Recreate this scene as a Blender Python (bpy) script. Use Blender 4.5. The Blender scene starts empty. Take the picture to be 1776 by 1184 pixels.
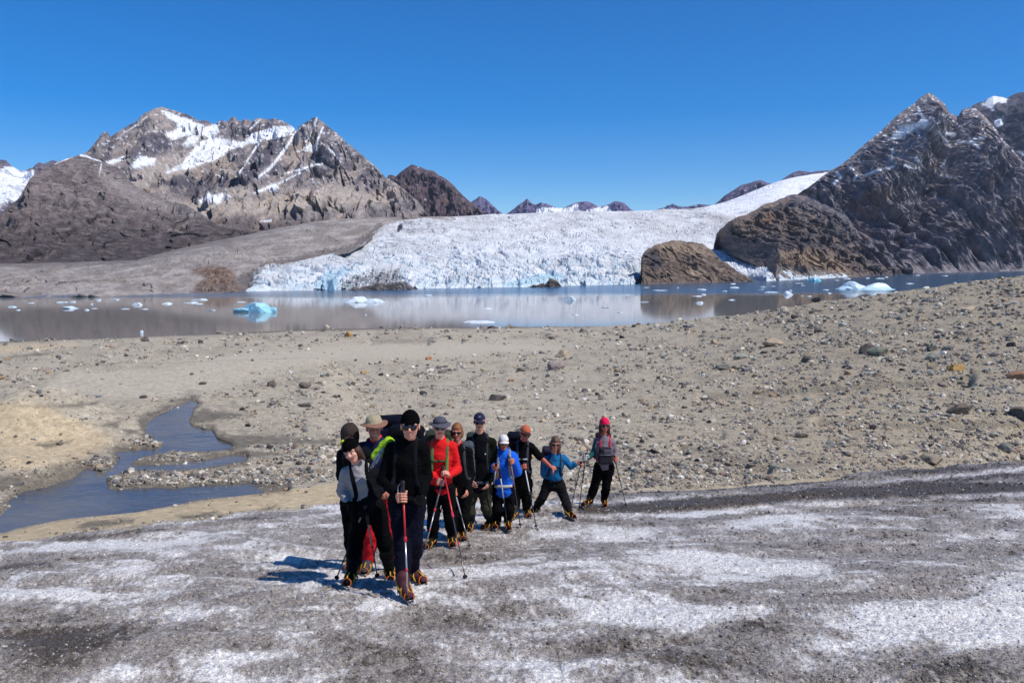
import bpy, bmesh, math, random
import numpy as np
from mathutils import Vector
random.seed(7)
RNG = np.random.default_rng(11)
SC = bpy.context.scene
COL = SC.collection
PI = math.pi

# ------------------------------------------------------------------ camera model
F = 1480.0                       # focal length in photo pixels (1776 wide)
CW, CH = 888.0, 592.0
PITCH = math.radians(5.4)
CP, SP = math.cos(PITCH), math.sin(PITCH)
CZ = 14.0                        # camera height above the lake

def pt(c, r, Y):
    c = np.asarray(c, float); r = np.asarray(r, float); Y = np.asarray(Y, float)
    v = (CH - r) / F
    y = CP + v * SP
    z = -SP + v * CP
    return (c - CW) / F / y * Y, Y + 0 * c, CZ + z / y * Y

def slope(r):
    v = (CH - r) / F
    return (-SP + v * CP) / (CP + v * SP)

def proj(X, Y, Z):
    dz = Z - CZ
    fw = Y * CP - dz * SP
    up = Y * SP + dz * CP
    return CW + F * X / fw, CH - F * up / fw

# ------------------------------------------------------------------ noise
_perm = np.random.default_rng(3).permutation(256).astype(np.int64)
_perm = np.concatenate([_perm, _perm, _perm])
_g = np.random.default_rng(5).normal(size=(256, 3)); _g /= np.linalg.norm(_g, axis=1)[:, None]

def perlin(x, y, z=0.0):
    x, y, z = np.broadcast_arrays(np.asarray(x, float), np.asarray(y, float), np.asarray(z, float))
    xi = np.floor(x); yi = np.floor(y); zi = np.floor(z)
    xf = x - xi; yf = y - yi; zf = z - zi
    xi = xi.astype(np.int64) & 255; yi = yi.astype(np.int64) & 255; zi = zi.astype(np.int64) & 255
    fu = lambda t: t * t * t * (t * (t * 6 - 15) + 10)
    u, v, w = fu(xf), fu(yf), fu(zf)
    def gr(a, b, c):
        h = _perm[_perm[_perm[(xi + a) & 255] + ((yi + b) & 255)] + ((zi + c) & 255)]
        g = _g[h]
        return g[..., 0] * (xf - a) + g[..., 1] * (yf - b) + g[..., 2] * (zf - c)
    l = lambda a, b, t: a + (b - a) * t
    return 1.6 * l(l(l(gr(0,0,0), gr(1,0,0), u), l(gr(0,1,0), gr(1,1,0), u), v),
             l(l(gr(0,0,1), gr(1,0,1), u), l(gr(0,1,1), gr(1,1,1), u), v), w)

def fbm(x, y, z=0.0, n=5, lac=2.03, g=0.5):
    s = 0; a = 1.0; t = 0
    for i in range(n):
        s = s + a * perlin(x * lac**i + 17.3 * i, y * lac**i - 9.1 * i, z * lac**i + 3.7 * i)
        t += a; a *= g
    return s / t

def ridged(x, y, z=0.0, n=5, lac=2.05, g=0.55):
    s = 0; a = 1.0; t = 0; w = 1.0
    for i in range(n):
        v = 1 - np.abs(perlin(x * lac**i + 11.3 * i, y * lac**i - 5.1 * i, z * lac**i + 7.7 * i)) * 1.6
        v = np.clip(v, 0, 1) ** 2
        s = s + a * v * w; t += a
        w = np.clip(v * 1.4, 0.15, 1); a *= g
    return s / t

def worley(x, y, seed=0):
    """F1, F2 and a cell random value on a 2-D lattice"""
    xi = np.floor(x).astype(np.int64); yi = np.floor(y).astype(np.int64)
    f1 = np.full(x.shape, 9.0); f2 = np.full(x.shape, 9.0); cv = np.zeros(x.shape)
    for dx in (-1, 0, 1):
        for dy in (-1, 0, 1):
            a = xi + dx; b = yi + dy
            h = _perm[_perm[(a + seed) & 255] + (b & 255)]
            px = a + h / 256.0; py = b + _perm[h + 7] / 256.0
            d = np.hypot(px - x, py - y)
            n1 = d < f1
            f2 = np.where(n1, f1, np.minimum(f2, d))
            cv = np.where(n1, _perm[h + 31] / 256.0, cv)
            f1 = np.where(n1, d, f1)
    return f1, f2, cv

def sstep(a, b, x):
    t = np.clip((x - a) / (b - a), 0, 1)
    return t * t * (3 - 2 * t)

def _near(c, r, p, m):
    return (c > p[:, 0].min() - m) & (c < p[:, 0].max() + m) & (r > p[:, 1].min() - m) & (r < p[:, 1].max() + m)

def poly_sd(c, r, poly):
    """signed distance to a polygon (positive inside; -45 far outside)"""
    p = np.asarray(poly, float); n = len(p)
    c, r = np.broadcast_arrays(np.asarray(c, float), np.asarray(r, float))
    k = _near(c, r, p, 45.0); out = np.full(c.shape, -45.0)
    c, r = c[k], r[k]
    d = np.full(c.shape, 1e9); ins = np.zeros(c.shape, bool)
    for i in range(n):
        x0, y0 = p[i]; x1, y1 = p[(i + 1) % n]
        ex, ey = x1 - x0, y1 - y0
        t = np.clip(((c - x0) * ex + (r - y0) * ey) / (ex * ex + ey * ey + 1e-9), 0, 1)
        d = np.minimum(d, np.hypot(c - x0 - t * ex, r - y0 - t * ey))
        cond = ((y0 > r) != (y1 > r)) & (c < (x1 - x0) * (r - y0) / (y1 - y0 + 1e-12) + x0)
        ins ^= cond
    out[k] = np.where(ins, d, -np.minimum(d, 45))
    return out

def line_d(c, r, pl):
    p = np.asarray(pl, float)
    c, r = np.broadcast_arrays(np.asarray(c, float), np.asarray(r, float))
    k = _near(c, r, p, 90.0); out = np.full(c.shape, 90.0); c, r = c[k], r[k]
    d = np.full(c.shape, 90.0)
    for i in range(len(p) - 1):
        x0, y0 = p[i]; x1, y1 = p[i + 1]
        ex, ey = x1 - x0, y1 - y0
        t = np.clip(((c - x0) * ex + (r - y0) * ey) / (ex * ex + ey * ey + 1e-9), 0, 1)
        d = np.minimum(d, np.hypot(c - x0 - t * ex, r - y0 - t * ey))
    out[k] = d
    return out

def lin(r, g, b):
    f = lambda v: ((v / 255 + 0.055) / 1.055) ** 2.4 if v > 10.3 else v / 255 / 12.92
    return np.array([f(r), f(g), f(b)])

def mixc(a, b, t):
    t = np.asarray(t)[..., None]
    return a * (1 - t) + b * t

# ------------------------------------------------------------------ mesh / material helpers
def mesh_np(name, V, faces, cols=None, smooth=False, mats=None, midx=None):
    """faces: int array (n,3) or (n,4)"""
    me = bpy.data.meshes.new(name)
    V = np.asarray(V, np.float32); fa = np.asarray(faces, np.int32)
    k = fa.shape[1]
    me.vertices.add(len(V)); me.vertices.foreach_set('co', V.ravel())
    me.loops.add(fa.size); me.loops.foreach_set('vertex_index', fa.ravel())
    me.polygons.add(len(fa))
    me.polygons.foreach_set('loop_start', np.arange(0, fa.size, k, dtype=np.int32))
    me.polygons.foreach_set('loop_total', np.full(len(fa), k, np.int32))
    if midx is not None:
        me.polygons.foreach_set('material_index', np.asarray(midx, np.int32))
    me.polygons.foreach_set('use_smooth', np.full(len(fa), bool(smooth)))
    me.update(calc_edges=True)
    me.validate()
    if cols is not None:
        at = me.color_attributes.new('Col', 'FLOAT_COLOR', 'POINT')
        rgba = np.ones((len(V), 4), np.float32); rgba[:, :3] = cols
        at.data.foreach_set('color', rgba.ravel())
    for m in (mats or []):
        me.materials.append(m)
    return me

def link(name, me, parent=None, loc=None):
    o = bpy.data.objects.new(name, me); COL.objects.link(o)
    if parent is not None: o.parent = parent
    if loc is not None: o.location = loc
    return o

def empty(name, loc):
    o = bpy.data.objects.new(name, None); COL.objects.link(o); o.location = loc
    o.empty_display_size = 0.2
    return o

def tag(o, label=None, cat=None, group=None, kind=None):
    if label: o['label'] = label
    if cat: o['category'] = cat
    if group: o['group'] = group
    if kind: o['kind'] = kind
    return o

def grid_faces(nr, nc):
    i = np.arange(nr - 1)[:, None] * nc + np.arange(nc - 1)[None, :]
    i = i.ravel()
    return np.stack([i, i + 1, i + nc + 1, i + nc], 1)

class N:
    """tiny node-tree helper"""
    def __init__(s, name, world=False):
        s.m = bpy.data.materials.new(name); s.m.use_nodes = True
        s.t = s.m.node_tree; s.t.nodes.clear()
        s.out = s.t.nodes.new('ShaderNodeOutputMaterial')
        s.b = s.t.nodes.new('ShaderNodeBsdfPrincipled')
        s.l(s.b.outputs[0], s.out.inputs[0])
    def l(s, a, b): s.t.links.new(a, b)
    def n(s, ty, **kw):
        x = s.t.nodes.new(ty)
        for k, v in kw.items():
            if k in x.inputs.keys(): x.inputs[k].default_value = v
            else: setattr(x, k, v)
        return x
    def obj(s):
        return s.n('ShaderNodeTexCoord').outputs['Object']
    def mapping(s, sock, scale):
        m = s.n('ShaderNodeMapping'); m.inputs['Scale'].default_value = scale
        s.l(sock, m.inputs[0]); return m.outputs[0]
    def noise(s, vec, scale, detail=5.0, rough=0.55):
        x = s.n('ShaderNodeTexNoise'); x.inputs['Scale'].default_value = scale
        x.inputs['Detail'].default_value = detail; x.inputs['Roughness'].default_value = rough
        if vec is not None: s.l(vec, x.inputs['Vector'])
        return x.outputs['Fac']
    def ramp(s, sock, stops):
        x = s.n('ShaderNodeValToRGB'); cr = x.color_ramp
        while len(cr.elements) < len(stops): cr.elements.new(0.5)
        for e, (p, c) in zip(cr.elements, stops):
            e.position = p; e.color = (*c, 1) if len(c) == 3 else c
        s.l(sock, x.inputs[0]); return x.outputs[0]
    def mix(s, mode, fac, a, b):
        x = s.n('ShaderNodeMix'); x.data_type = 'RGBA'; x.blend_type = mode
        for sock, v in ((x.inputs[0], fac), (x.inputs[6], a), (x.inputs[7], b)):
            if hasattr(v, 'links'): s.l(v, sock)
            elif isinstance(v, (int, float)): sock.default_value = v
            else: sock.default_value = (*v, 1) if len(v) == 3 else v
        return x.outputs[2]
    def bump(s, h, dist, strength=1.0, nrm=None):
        x = s.n('ShaderNodeBump'); x.inputs['Distance'].default_value = dist
        x.inputs['Strength'].default_value = strength
        s.l(h, x.inputs['Height'])
        if nrm is not None: s.l(nrm, x.inputs['Normal'])
        s.l(x.outputs[0], s.b.inputs['Normal']); return x.outputs[0]
    def col(s, v):
        if hasattr(v, 'links'): s.l(v, s.b.inputs['Base Color'])
        else: s.b.inputs['Base Color'].default_value = (*v, 1)
    def set(s, **kw):
        for k, v in kw.items():
            s.b.inputs[k].default_value = v
        return s

def attr_mat(name, scale, lo=0.75, hi=1.25, bump=0.0, bscale=None, rough=0.95, vor=None, spec=0.2):
    """vertex colour times fine procedural grain"""
    n = N(name)
    a = n.n('ShaderNodeVertexColor'); a.layer_name = 'Col'
    o = n.obj()
    f = n.noise(o, scale, 6.0, 0.65)
    g = n.ramp(f, [(0.3, (lo,) * 3), (0.7, (hi,) * 3)])
    c = n.mix('MULTIPLY', 1.0, a.outputs[0], g)
    n.col(c)
    n.set(Roughness=rough); n.b.inputs['Specular IOR Level'].default_value = spec
    if bump:
        n.bump(n.noise(o, bscale or scale, 6.0, 0.7), bump)
    return n

def cloth_mat(name, c, rough=0.85, scale=60.0, var=0.25, sheen=0.0, spec=0.2):
    n = N(name); o = n.obj()
    f = n.noise(o, scale, 4.0)
    g = n.ramp(f, [(0.3, tuple(np.asarray(c) * (1 - var))), (0.7, tuple(np.asarray(c) * (1 + var)))])
    n.col(g); n.set(Roughness=rough)
    n.b.inputs['Specular IOR Level'].default_value = spec
    if sheen: n.b.inputs['Sheen Weight'].default_value = sheen
    n.bump(n.noise(o, scale * 4, 3.0), 0.002, 0.6)
    return n.m
# ================================================================== camera, sun, sky
cam = bpy.data.cameras.new('camera'); cam.lens = 30.0; cam.sensor_width = 36.0
cam.clip_start = 0.1; cam.clip_end = 30000
co = bpy.data.objects.new('camera', cam); COL.objects.link(co)
co.location = (0, 0, CZ); co.rotation_euler = (math.radians(90) - PITCH, 0, 0)
SC.camera = co

SUN = Vector((0.90, -0.42, 1.36)).normalized()       # towards the sun
ELEV = math.asin(SUN.z); AZ = math.atan2(SUN.x, SUN.y)
sl = bpy.data.lights.new('sun', 'SUN'); sl.energy = 4.3; sl.angle = math.radians(0.5); sl.color = (1.0, 0.955, 0.89)
so = bpy.data.objects.new('sun', sl); COL.objects.link(so); so.location = (40, -30, 60)
so.rotation_euler = SUN.to_track_quat('Z', 'Y').to_euler()
w = bpy.data.worlds.new('World'); SC.world = w; w.use_nodes = True
wt = w.node_tree; wt.nodes.clear()
sky = wt.nodes.new('ShaderNodeTexSky'); sky.sky_type = 'NISHITA'; sky.sun_disc = False
sky.sun_elevation = ELEV; sky.sun_rotation = AZ
sky.altitude = 2600; sky.air_density = 1.0; sky.dust_density = 0.15; sky.ozone_density = 4.0
hs = wt.nodes.new('ShaderNodeHueSaturation'); hs.inputs['Saturation'].default_value = 1.50; hs.inputs['Hue'].default_value = .507; hs.inputs['Value'].default_value = 1.0
bg = wt.nodes.new('ShaderNodeBackground'); bg.inputs['Strength'].default_value = 0.145
wo = wt.nodes.new('ShaderNodeOutputWorld')
wt.links.new(sky.outputs[0], hs.inputs['Color']); wt.links.new(hs.outputs[0], bg.inputs[0]); wt.links.new(bg.outputs[0], wo.inputs[0])
SC.view_settings.view_transform = 'Standard'; SC.view_settings.look = 'None'
SC.view_settings.exposure = 0.0; SC.view_settings.gamma = 1.0
SC.view_settings.use_curve_mapping = False
SC.cycles.use_denoising = True
SC.cycles.max_bounces = 6; SC.cycles.transparent_max_bounces = 6
SC.cycles.sample_clamp_indirect = 6.0

# ================================================================== landforms
def curve(pts, c):
    p = np.asarray(pts, float)
    return np.interp(c, p[:, 0], p[:, 1])

class Landform:
    """a relief surface: each level is (row(c), depth(c)); straight slopes between levels; a back slope behind the crest"""
    def __init__(s, c0, c1, nc, levels, nts, back=(1.35, 0.55), seed=0.0):
        s.seed = seed
        c = np.linspace(c0, c1, nc)
        L = []
        for rows, deps in levels:
            r = curve(rows, c) if not np.isscalar(rows) else np.full(nc, float(rows))
            Y = curve(deps, c) if not np.isscalar(deps) else np.full(nc, float(deps))
            L.append(np.stack(pt(c, r, Y), -1))
        if back:
            top = L[-1]; ext = top.copy()
            ext[:, 1] *= back[0]; ext[:, 0] *= back[0]; ext[:, 2] = top[:, 2] - np.abs(top[:, 2] - 0) * back[1] - 5
            L.append(ext); nts = list(nts) + [max(6, nts[-1] // 8)]
        rows = []; ts = []
        for k in range(len(L) - 1):
            tt = np.linspace(0, 1, nts[k], endpoint=(k == len(L) - 2))
            for t in tt:
                rows.append(L[k] * (1 - t) + L[k + 1] * t); ts.append(k + t)
        s.V = np.array(rows); s.t = np.repeat(np.array(ts)[:, None], nc, 1)
        s.c = np.repeat(c[None, :], len(rows), 0)
        s.ncr = len(levels) - 1          # t value at the crest
        s.nr, s.nc = s.V.shape[:2]
    def win(s, edge=0.12, low=0.12):
        """relief amplitude: fades towards the crest so that the skyline keeps its drawn outline"""
        d = np.abs(s.ncr - s.t) / s.ncr
        return (low + (1 - low) * sstep(0, edge, d)) * sstep(-.02, .35, s.t)
    def px(s):
        return proj(s.V[..., 0], s.V[..., 1], s.V[..., 2])
    def build(s, name, col, mat, smooth=False):
        me = mesh_np(name, s.V.reshape(-1, 3), grid_faces(s.nr, s.nc), col.reshape(-1, 3), smooth, [mat])
        return tag(link(name, me), kind='structure')

rock_mat = attr_mat('mountain_rock', 0.16, 0.66, 1.34, 5.0, 0.10).m
bank_mat = attr_mat('moraine_till', 0.35, 0.82, 1.18, 0.8, 0.3).m
ice_far = attr_mat('glacier_ice', 0.22, 0.86, 1.08, 1.2, 0.25, rough=0.75, spec=0.3).m

LAKE_Z = 0.0
SHORE_Y = [(-700, 325), (0, 331), (240, 333), (440, 393), (700, 425), (900, 455), (1100, 511), (1340, 598), (1500, 760), (1776, 1163), (2400, 1500)]
def shore_y(c): return curve(SHORE_Y, c)
SHORE_R = [(x, 0) for x, y in SHORE_Y]
def lake_row(Y):
    s_ = (LAKE_Z - CZ) / Y
    v = (s_ * CP + SP) / (CP - s_ * SP)
    return CH - F * v
SHORE_R = [(x, float(lake_row(y))) for x, y in SHORE_Y]
def below(rows, d): return [(c, r + d) for c, r in rows]
def shifted(pts, k): return [(c, y * k) for c, y in pts]

def snow_mask(c, r, polys, lines, nz, w=2.0):
    m = np.zeros(c.shape)
    for p in polys:
        m = np.maximum(m, sstep(-w * .7, w * .7, poly_sd(c, r, p) + 1.6 + nz * 6 + 2.2 * fbm(c / 3.5, r / 2.6, 77, 3)))
    for pl, wd in lines:
        m = np.maximum(m, sstep(-0.8, 1.0, wd - line_d(c, r, pl) + nz * 2.2))
    return m

SNOW = np.array([0.88, 0.89, 0.91])

def rock_relief(L, f, amp, aniso=(1, 1), edge=0.12, low=0.12, warp=0.6, slant=0.0, dirz=0.5, sharp=1.0):
    X, Y, Z = L.V[..., 0], L.V[..., 1], L.V[..., 2]
    sd = L.seed
    wx = fbm(X * f * .7 + sd, Y * f * .4, Z * f * .7, 4) * warp; wy = fbm(X * f * .7 + 40 + sd, Y * f * .4, Z * f * .7, 4) * warp
    u = (X + slant * Z) * f * aniso[0] + wx; v = Z * f * aniso[1] + wy
    rd = ridged(u + sd, v, Y * f * .35, 4)
    r2 = ridged(u * 2.9 + sd + 9, v * 1.5, Y * f, 4, g=.6)
    r3 = .9 - 2 * np.abs(perlin(u * 8.3 + .8 * wy, v * 2.3, 3.3)) + .7 * perlin(u * 19, v * 5.5, 8.8) + .5 * perlin(u * 4, v * 14, 1.8)
    b1 = worley(u * 3.1 + .5 * wy, v * 1.7 + .5 * wx, 3); b2 = worley(u * 8.0 + sd, v * 4.2, 8)
    blk = (b1[2] - .5) * .34 + (b2[2] - .5) * .17 - .16 * (1 - sstep(0, .12, b1[1] - b1[0]))
    h = (rd - .35) * .8 + (r2 - .3) * .42 + r3 * .07 * sharp + blk * sharp
    w_ = L.win(edge, low)
    L.V[..., 2] += h * amp * dirz * w_
    L.V[..., 1] -= h * amp * 1.0 * w_
    L.h = h
    return h

# ------------------------------------------------------------------ left massif
S_MAIN = [(100, 310), (125, 290), (149, 267), (162, 251), (170, 240), (176, 231), (181, 229), (186, 228), (191, 238), (200, 231), (209, 226), (222, 219), (236, 211), (243, 203), (250, 197), (255, 195), (267, 189), (274, 187), (280, 185.5), (288, 188), (294, 190), (304, 192), (314, 196), (322, 197), (331, 202), (338, 205), (345, 211), (352, 208), (358, 209), (367, 214), (375, 216), (379, 210), (382, 211), (388, 209), (395, 212), (400, 206), (405, 202), (409, 204), (412, 209), (419, 211), (424, 206), (428, 208), (432, 206), (436, 212), (443, 206), (453, 205), (463, 208), (473, 206), (484, 207), (493, 211), (507, 219), (513, 226), (520, 224), (527, 214), (534, 210), (540, 206), (549, 203), (555, 208), (561, 212), (570, 220), (581, 228), (592, 238), (603, 249), (616, 259), (630, 270), (642, 281), (653, 290), (667, 307), (687, 318), (704, 331), (724, 348), (738, 368), (760, 385), (800, 420)]
L = Landform(90, 800, 900, [
    ([(90, 475), (300, 458), (480, 424), (620, 404), (800, 440)], [(90, 640), (400, 720), (600, 960), (800, 1320)]),
    ([(90, 380), (230, 372), (330, 362), (400, 352), (520, 345), (620, 352), (700, 374), (800, 425)], [(90, 800), (330, 860), (600, 1150), (800, 1380)]),
    ([(90, 330), (200, 296), (300, 282), (400, 275), (520, 280), (600, 300), (700, 345), (800, 422)], [(90, 1050), (330, 1350), (600, 1400), (800, 1450)]),
    (S_MAIN, [(90, 1250), (280, 1750), (450, 1700), (550, 1500), (700, 1450), (800, 1500)])], [60, 110, 150], seed=2.1)
X, Y, Z = [L.V[..., i] for i in range(3)]
# the two great ribs that run down from the right-hand peak, and the bowl between
c_, r_ = L.px()
rib = np.exp(-(line_d(c_, r_, [(549, 203), (575, 262), (620, 320), (660, 362)]) / 16) ** 2) * 38
rib += np.exp(-(line_d(c_, r_, [(513, 228), (470, 285), (430, 330)]) / 14) ** 2) * 30
rib += np.exp(-(line_d(c_, r_, [(280, 186), (262, 240), (250, 300)]) / 20) ** 2) * 30
rib -= np.exp(-(line_d(c_, r_, [(330, 230), (350, 280), (300, 330), (340, 365)]) / 24) ** 2) * 40
L.V[..., 1] -= rib * L.win(.2, 0)
h = rock_relief(L, 1 / 120., 44, (1.3, .9), .16, .05, .28, slant=.35, sharp=1.3)
c_, r_ = L.px()
nz = fbm(c_ / 16, r_ / 16, 2.2, 5); nf = fbm(c_ / 4.5, r_ / 3.2, 8.2, 4); nl = fbm(c_ / 60, r_ / 40, 5, 4)
rock = mixc(lin(132, 122, 116), lin(88, 82, 86), sstep(-.25, .25, nz + .5 * nf))
rock = mixc(rock, lin(164, 148, 132), sstep(.02, .30, nl + .4 * nf) * .7)
bedding = fbm(c_ / 40, (r_ + c_ * .45) / 4.0, 1.7, 4)
rock = rock * (1 + .45 * bedding[..., None])
scree = np.maximum.reduce([sstep(-10, 12, poly_sd(c_, r_, p) + nz * 22) for p in (
    [(215, 310), (268, 272), (330, 262), (375, 278), (330, 300), (260, 318), (258, 340), (340, 350), (360, 372), (330, 366), (250, 338)],
    [(330, 352), (400, 345), (520, 330), (600, 318), (690, 352), (560, 366), (400, 378), (350, 380)],
    [(400, 300), (440, 330), (500, 300), (470, 340), (380, 345)])])
rock = mixc(rock, lin(170, 157, 140) * (1 + .25 * nf[..., None]), scree * .75)
veg = sstep(-8, 14, poly_sd(c_, r_, [(80, 470), (330, 380), (420, 372), (520, 378), (600, 382), (740, 366), (760, 400), (400, 470)]) + nz * 26)
rock = mixc(rock, mixc(lin(84, 74, 70), lin(112, 100, 90), sstep(-.2, .35, nf + nz)), veg * .85)
dark = np.maximum.reduce([sstep(-5, 8, poly_sd(c_, r_, p) + nz * 16) for p in (
    [(262, 320), (300, 302), (350, 312), (420, 300), (440, 262), (500, 236), (505, 250), (430, 320), (380, 330), (300, 330), (270, 325)],
    [(225, 262), (262, 225), (300, 235), (300, 262), (262, 272), (230, 300)], [(376, 215), (440, 215), (500, 220), (440, 240), (400, 245)])])
rock = mixc(rock, lin(80, 76, 84) * (1 + .4 * nf[..., None]), dark * .8)
polys = [[(282, 192), (300, 201), (322, 207), (353, 219), (330, 232), (312, 238), (300, 242), (290, 234), (312, 222), (302, 208), (288, 200)],
         [(345, 226), (372, 218), (379, 228), (366, 238), (345, 236)],
         [(318, 250), (330, 238), (348, 236), (338, 249), (322, 257)],
         [(290, 300), (320, 282), (335, 262), (350, 246), (372, 241), (400, 244), (418, 250), (395, 262), (368, 278), (330, 290)],
         [(415, 252), (432, 240), (450, 228), (480, 222), (512, 221), (505, 232), (470, 240), (440, 246), (420, 254)],
         [(228, 290), (242, 272), (270, 276), (262, 286)], [(186, 282), (215, 272), (212, 279), (196, 284)],
         [(345, 350), (362, 338), (400, 341), (380, 350)], [(465, 324), (478, 318), (482, 327), (470, 332)],
         [(522, 262), (538, 250), (552, 252), (545, 262)]]
lines = [([(516, 226), (492, 262), (470, 290), (448, 308)], 2.6), ([(508, 240), (470, 290)], 1.6), ([(450, 247), (428, 280), (410, 308)], 1.4), ([(549, 204), (538, 236), (530, 246)], 1.4),
         ([(560, 221), (548, 250)], 1.6), ([(536, 208), (529, 246)], .9), ([(452, 207), (434, 224)], 1.2), ([(500, 300), (540, 288), (560, 284)], 1.8), ([(570, 257), (590, 280)], 1.0),
         ([(440, 335), (480, 320), (520, 300)], 1.6), ([(470, 383), (452, 384)], 1.6), ([(372, 302), (386, 307)], 1.4), ([(240, 214), (258, 200)], .8), ([(206, 237), (240, 215)], .5), ([(300, 262), (296, 240)], 1.0)]
sn = snow_mask(c_, r_, polys, lines, nz * .9 + nf * .5)
sn = np.maximum(sn, sstep(.30, .42, fbm(c_ / 7, r_ / 4.5, 3.3, 4) + .12 * sstep(330, 220, r_) * (1 - veg)) * (r_ < 335) * .6)
L.build('mountain', mixc((rock * .9 + rock.mean(-1, keepdims=True) * .1) * np.array([1.34, 1.33, 1.37]), SNOW, sn), rock_mat)

# ------------------------------------------------------------------ dark hill in front of it
S_HILL = [(-500, 520), (-200, 470), (-60, 410), (0, 376), (12, 362), (34, 342), (51, 312), (62, 302), (78, 292), (90, 287), (101, 281), (115, 275), (128, 271.6), (137, 268), (145, 267), (152, 270), (159, 274), (170, 277), (182, 282), (196, 287), (209, 294), (223, 311), (232, 320), (240, 327), (263, 337), (280, 343), (294, 349), (324, 355), (355, 375), (380, 392), (420, 400), (470, 404)]
L = Landform(-500, 470, 800, [
    ([(-500, 540), (0, 470), (120, 466), (236, 460), (340, 436), (470, 412)], [(-500, 470), (0, 520), (236, 560), (470, 760)]),
    ([(-500, 535), (-200, 500), (0, 430), (80, 400), (150, 380), (240, 392), (340, 400), (470, 408)], [(-500, 500), (0, 620), (150, 700), (340, 720), (470, 780)]),
    (S_HILL, [(-500, 560), (0, 760), (145, 980), (240, 900), (355, 780), (470, 790)])], [100, 150], seed=7.7)
h = rock_relief(L, 1 / 75., 20, (1.0, .9), .2, .08, .5, slant=.5)
c_, r_ = L.px()
nz = fbm(c_ / 18, r_ / 12, 6.2, 5); nf = fbm(c_ / 6, r_ / 2.2, 1.2, 4); st = fbm((c_ + r_ * 1.2) / 26, (r_ - c_ * .12) / 3.4, 3, 4)
low = sstep(330, 430, r_ + nz * 40)
rock = mixc(lin(122, 108, 100), lin(90, 80, 76), sstep(-.3, .3, nz + nf))
rock = mixc(rock, lin(150, 140, 128), sstep(.1, .5, st + .3 * nl.mean()) * .55)
rock = mixc(rock, mixc(lin(60, 52, 52), lin(96, 86, 80), sstep(-.05, .45, st + .4 * nf)), low * .85)
gs = sstep(-8, 8, poly_sd(c_, r_, [(165, 285), (225, 320), (262, 340), (330, 358), (352, 378), (300, 372), (240, 356), (185, 330)]) + nz * 18)
rock = mixc(rock, lin(150, 140, 128), gs * .5)
sn = snow_mask(c_, r_, [], [([(140, 269), (150, 271), (175, 280)], 1.6), ([(176, 284), (172, 305)], .9), ([(96, 284), (126, 272)], 1.0)], nz)
sn = np.maximum(sn, sstep(.45, .55, fbm(c_ / 6, r_ / 3, 9.3, 3)) * (r_ < 335) * .6)
L.build('hill', mixc((rock * .9 + rock.mean(-1, keepdims=True) * .1) * np.array([1.30, 1.30, 1.38]), SNOW, sn), rock_mat)

# ------------------------------------------------------------------ snow mountain at the far left
S_FL = [(-300, 250), (-200, 262), (-120, 240), (-60, 265), (0, 277), (10, 278), (20, 288), (34, 296), (42, 297), (56, 292), (62, 285), (68, 281), (75, 284), (81, 282), (87, 280), (93, 278), (99, 281), (112, 283), (140, 300), (180, 330)]
L = Landform(-300, 180, 380, [
    (430, 1500), ([(-300, 340), (0, 350), (180, 370)], 1900), (S_FL, 2700)], [50, 140], seed=13.7)
h = rock_relief(L, 1 / 190., 60, (1, .7), .2, .06, .5)
c_, r_ = L.px(); nz = fbm(c_ / 12, r_ / 9, 2.2, 5)
rock = mixc(lin(128, 116, 122), lin(96, 90, 104), sstep(-.2, .2, nz))
sn = snow_mask(c_, r_, [[(-300, 270), (-5, 292), (25, 290), (40, 300), (58, 296), (50, 320), (30, 345), (0, 360), (-200, 360)], ], [], nz * 2.0)
L.build('mountain', mixc(rock, SNOW, sn), rock_mat)

# ------------------------------------------------------------------ moraine bank along the glacier's left side
def gl_depth(c, r):
    """depth of the glacier surface at a pixel (plane rising away from the ice front)"""
    y0 = shore_y(c); s0 = slope(r); z0 = -12.0
    return (z0 - .09 * (y0 + 6)) / (s0 - .09)
GL_EDGE = [(428, 508), (440, 478), (455, 464), (520, 450), (575, 438), (607, 431), (630, 419), (645, 407), (655, 397), (666, 389), (690, 383), (720, 380), (790, 378)]
BK_R = [(-500, 505), (-200, 492), (0, 457), (120, 455), (236, 451), (290, 436), (333, 426), (420, 408), (480, 396), (540, 385), (600, 379), (660, 377), (740, 376), (790, 377)]
BK_BOT = [(-700, 530), (0, float(lake_row(331)) + 3), (240, float(lake_row(333)) + 3), (400, float(lake_row(380)) + 3), (428, 511)] + [(c, r + 3) for c, r in GL_EDGE[1:]]
BK_BD = [(-700, 325), (0, 331), (240, 333), (400, 380), (428, 392)] + [(c, float(min(gl_depth(c, r), 1300)) + 4) for c, r in GL_EDGE[1:]]
L = Landform(-500, 790, 900, [
    (below(BK_BOT, 4), BK_BD), (BK_BOT, BK_BD),
    ([(-500, 512), (0, 490), (240, 482), (400, 455), (480, 428), (600, 398), (700, 379), (790, 377.5)], [(-500, 380), (0, 395), (240, 420), (400, 480), (480, 560), (600, 800), (700, 1250), (790, 1340)]),
    (BK_R, [(-500, 420), (0, 470), (240, 520), (400, 640), (600, 950), (740, 1360), (790, 1400)])], [6, 70, 70], back=(1.05, .3), seed=4.4)
h = rock_relief(L, 1 / 46., 9.0, (1, .8), .25, .1, .5, slant=-.4, sharp=.6)
c_, r_ = L.px()
nz = fbm(c_ / 26, r_ / 9, 1.2, 5); nf = fbm(c_ / 5, r_ / 2.4, 4.2, 4); st = fbm((c_ + r_ * .8) / 70, (r_ + c_ * .12) / 5, 7, 4)
till = mixc(lin(133, 124, 114), lin(112, 103, 96), sstep(-.3, .3, nz + .6 * nf))
till = mixc(till, lin(160, 150, 138), sstep(.05, .4, st) * .5)
till = mixc(till, lin(96, 88, 82), sstep(.12, .4, fbm(c_ / 60, r_ / 5, 11, 4)) * .5)
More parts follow.
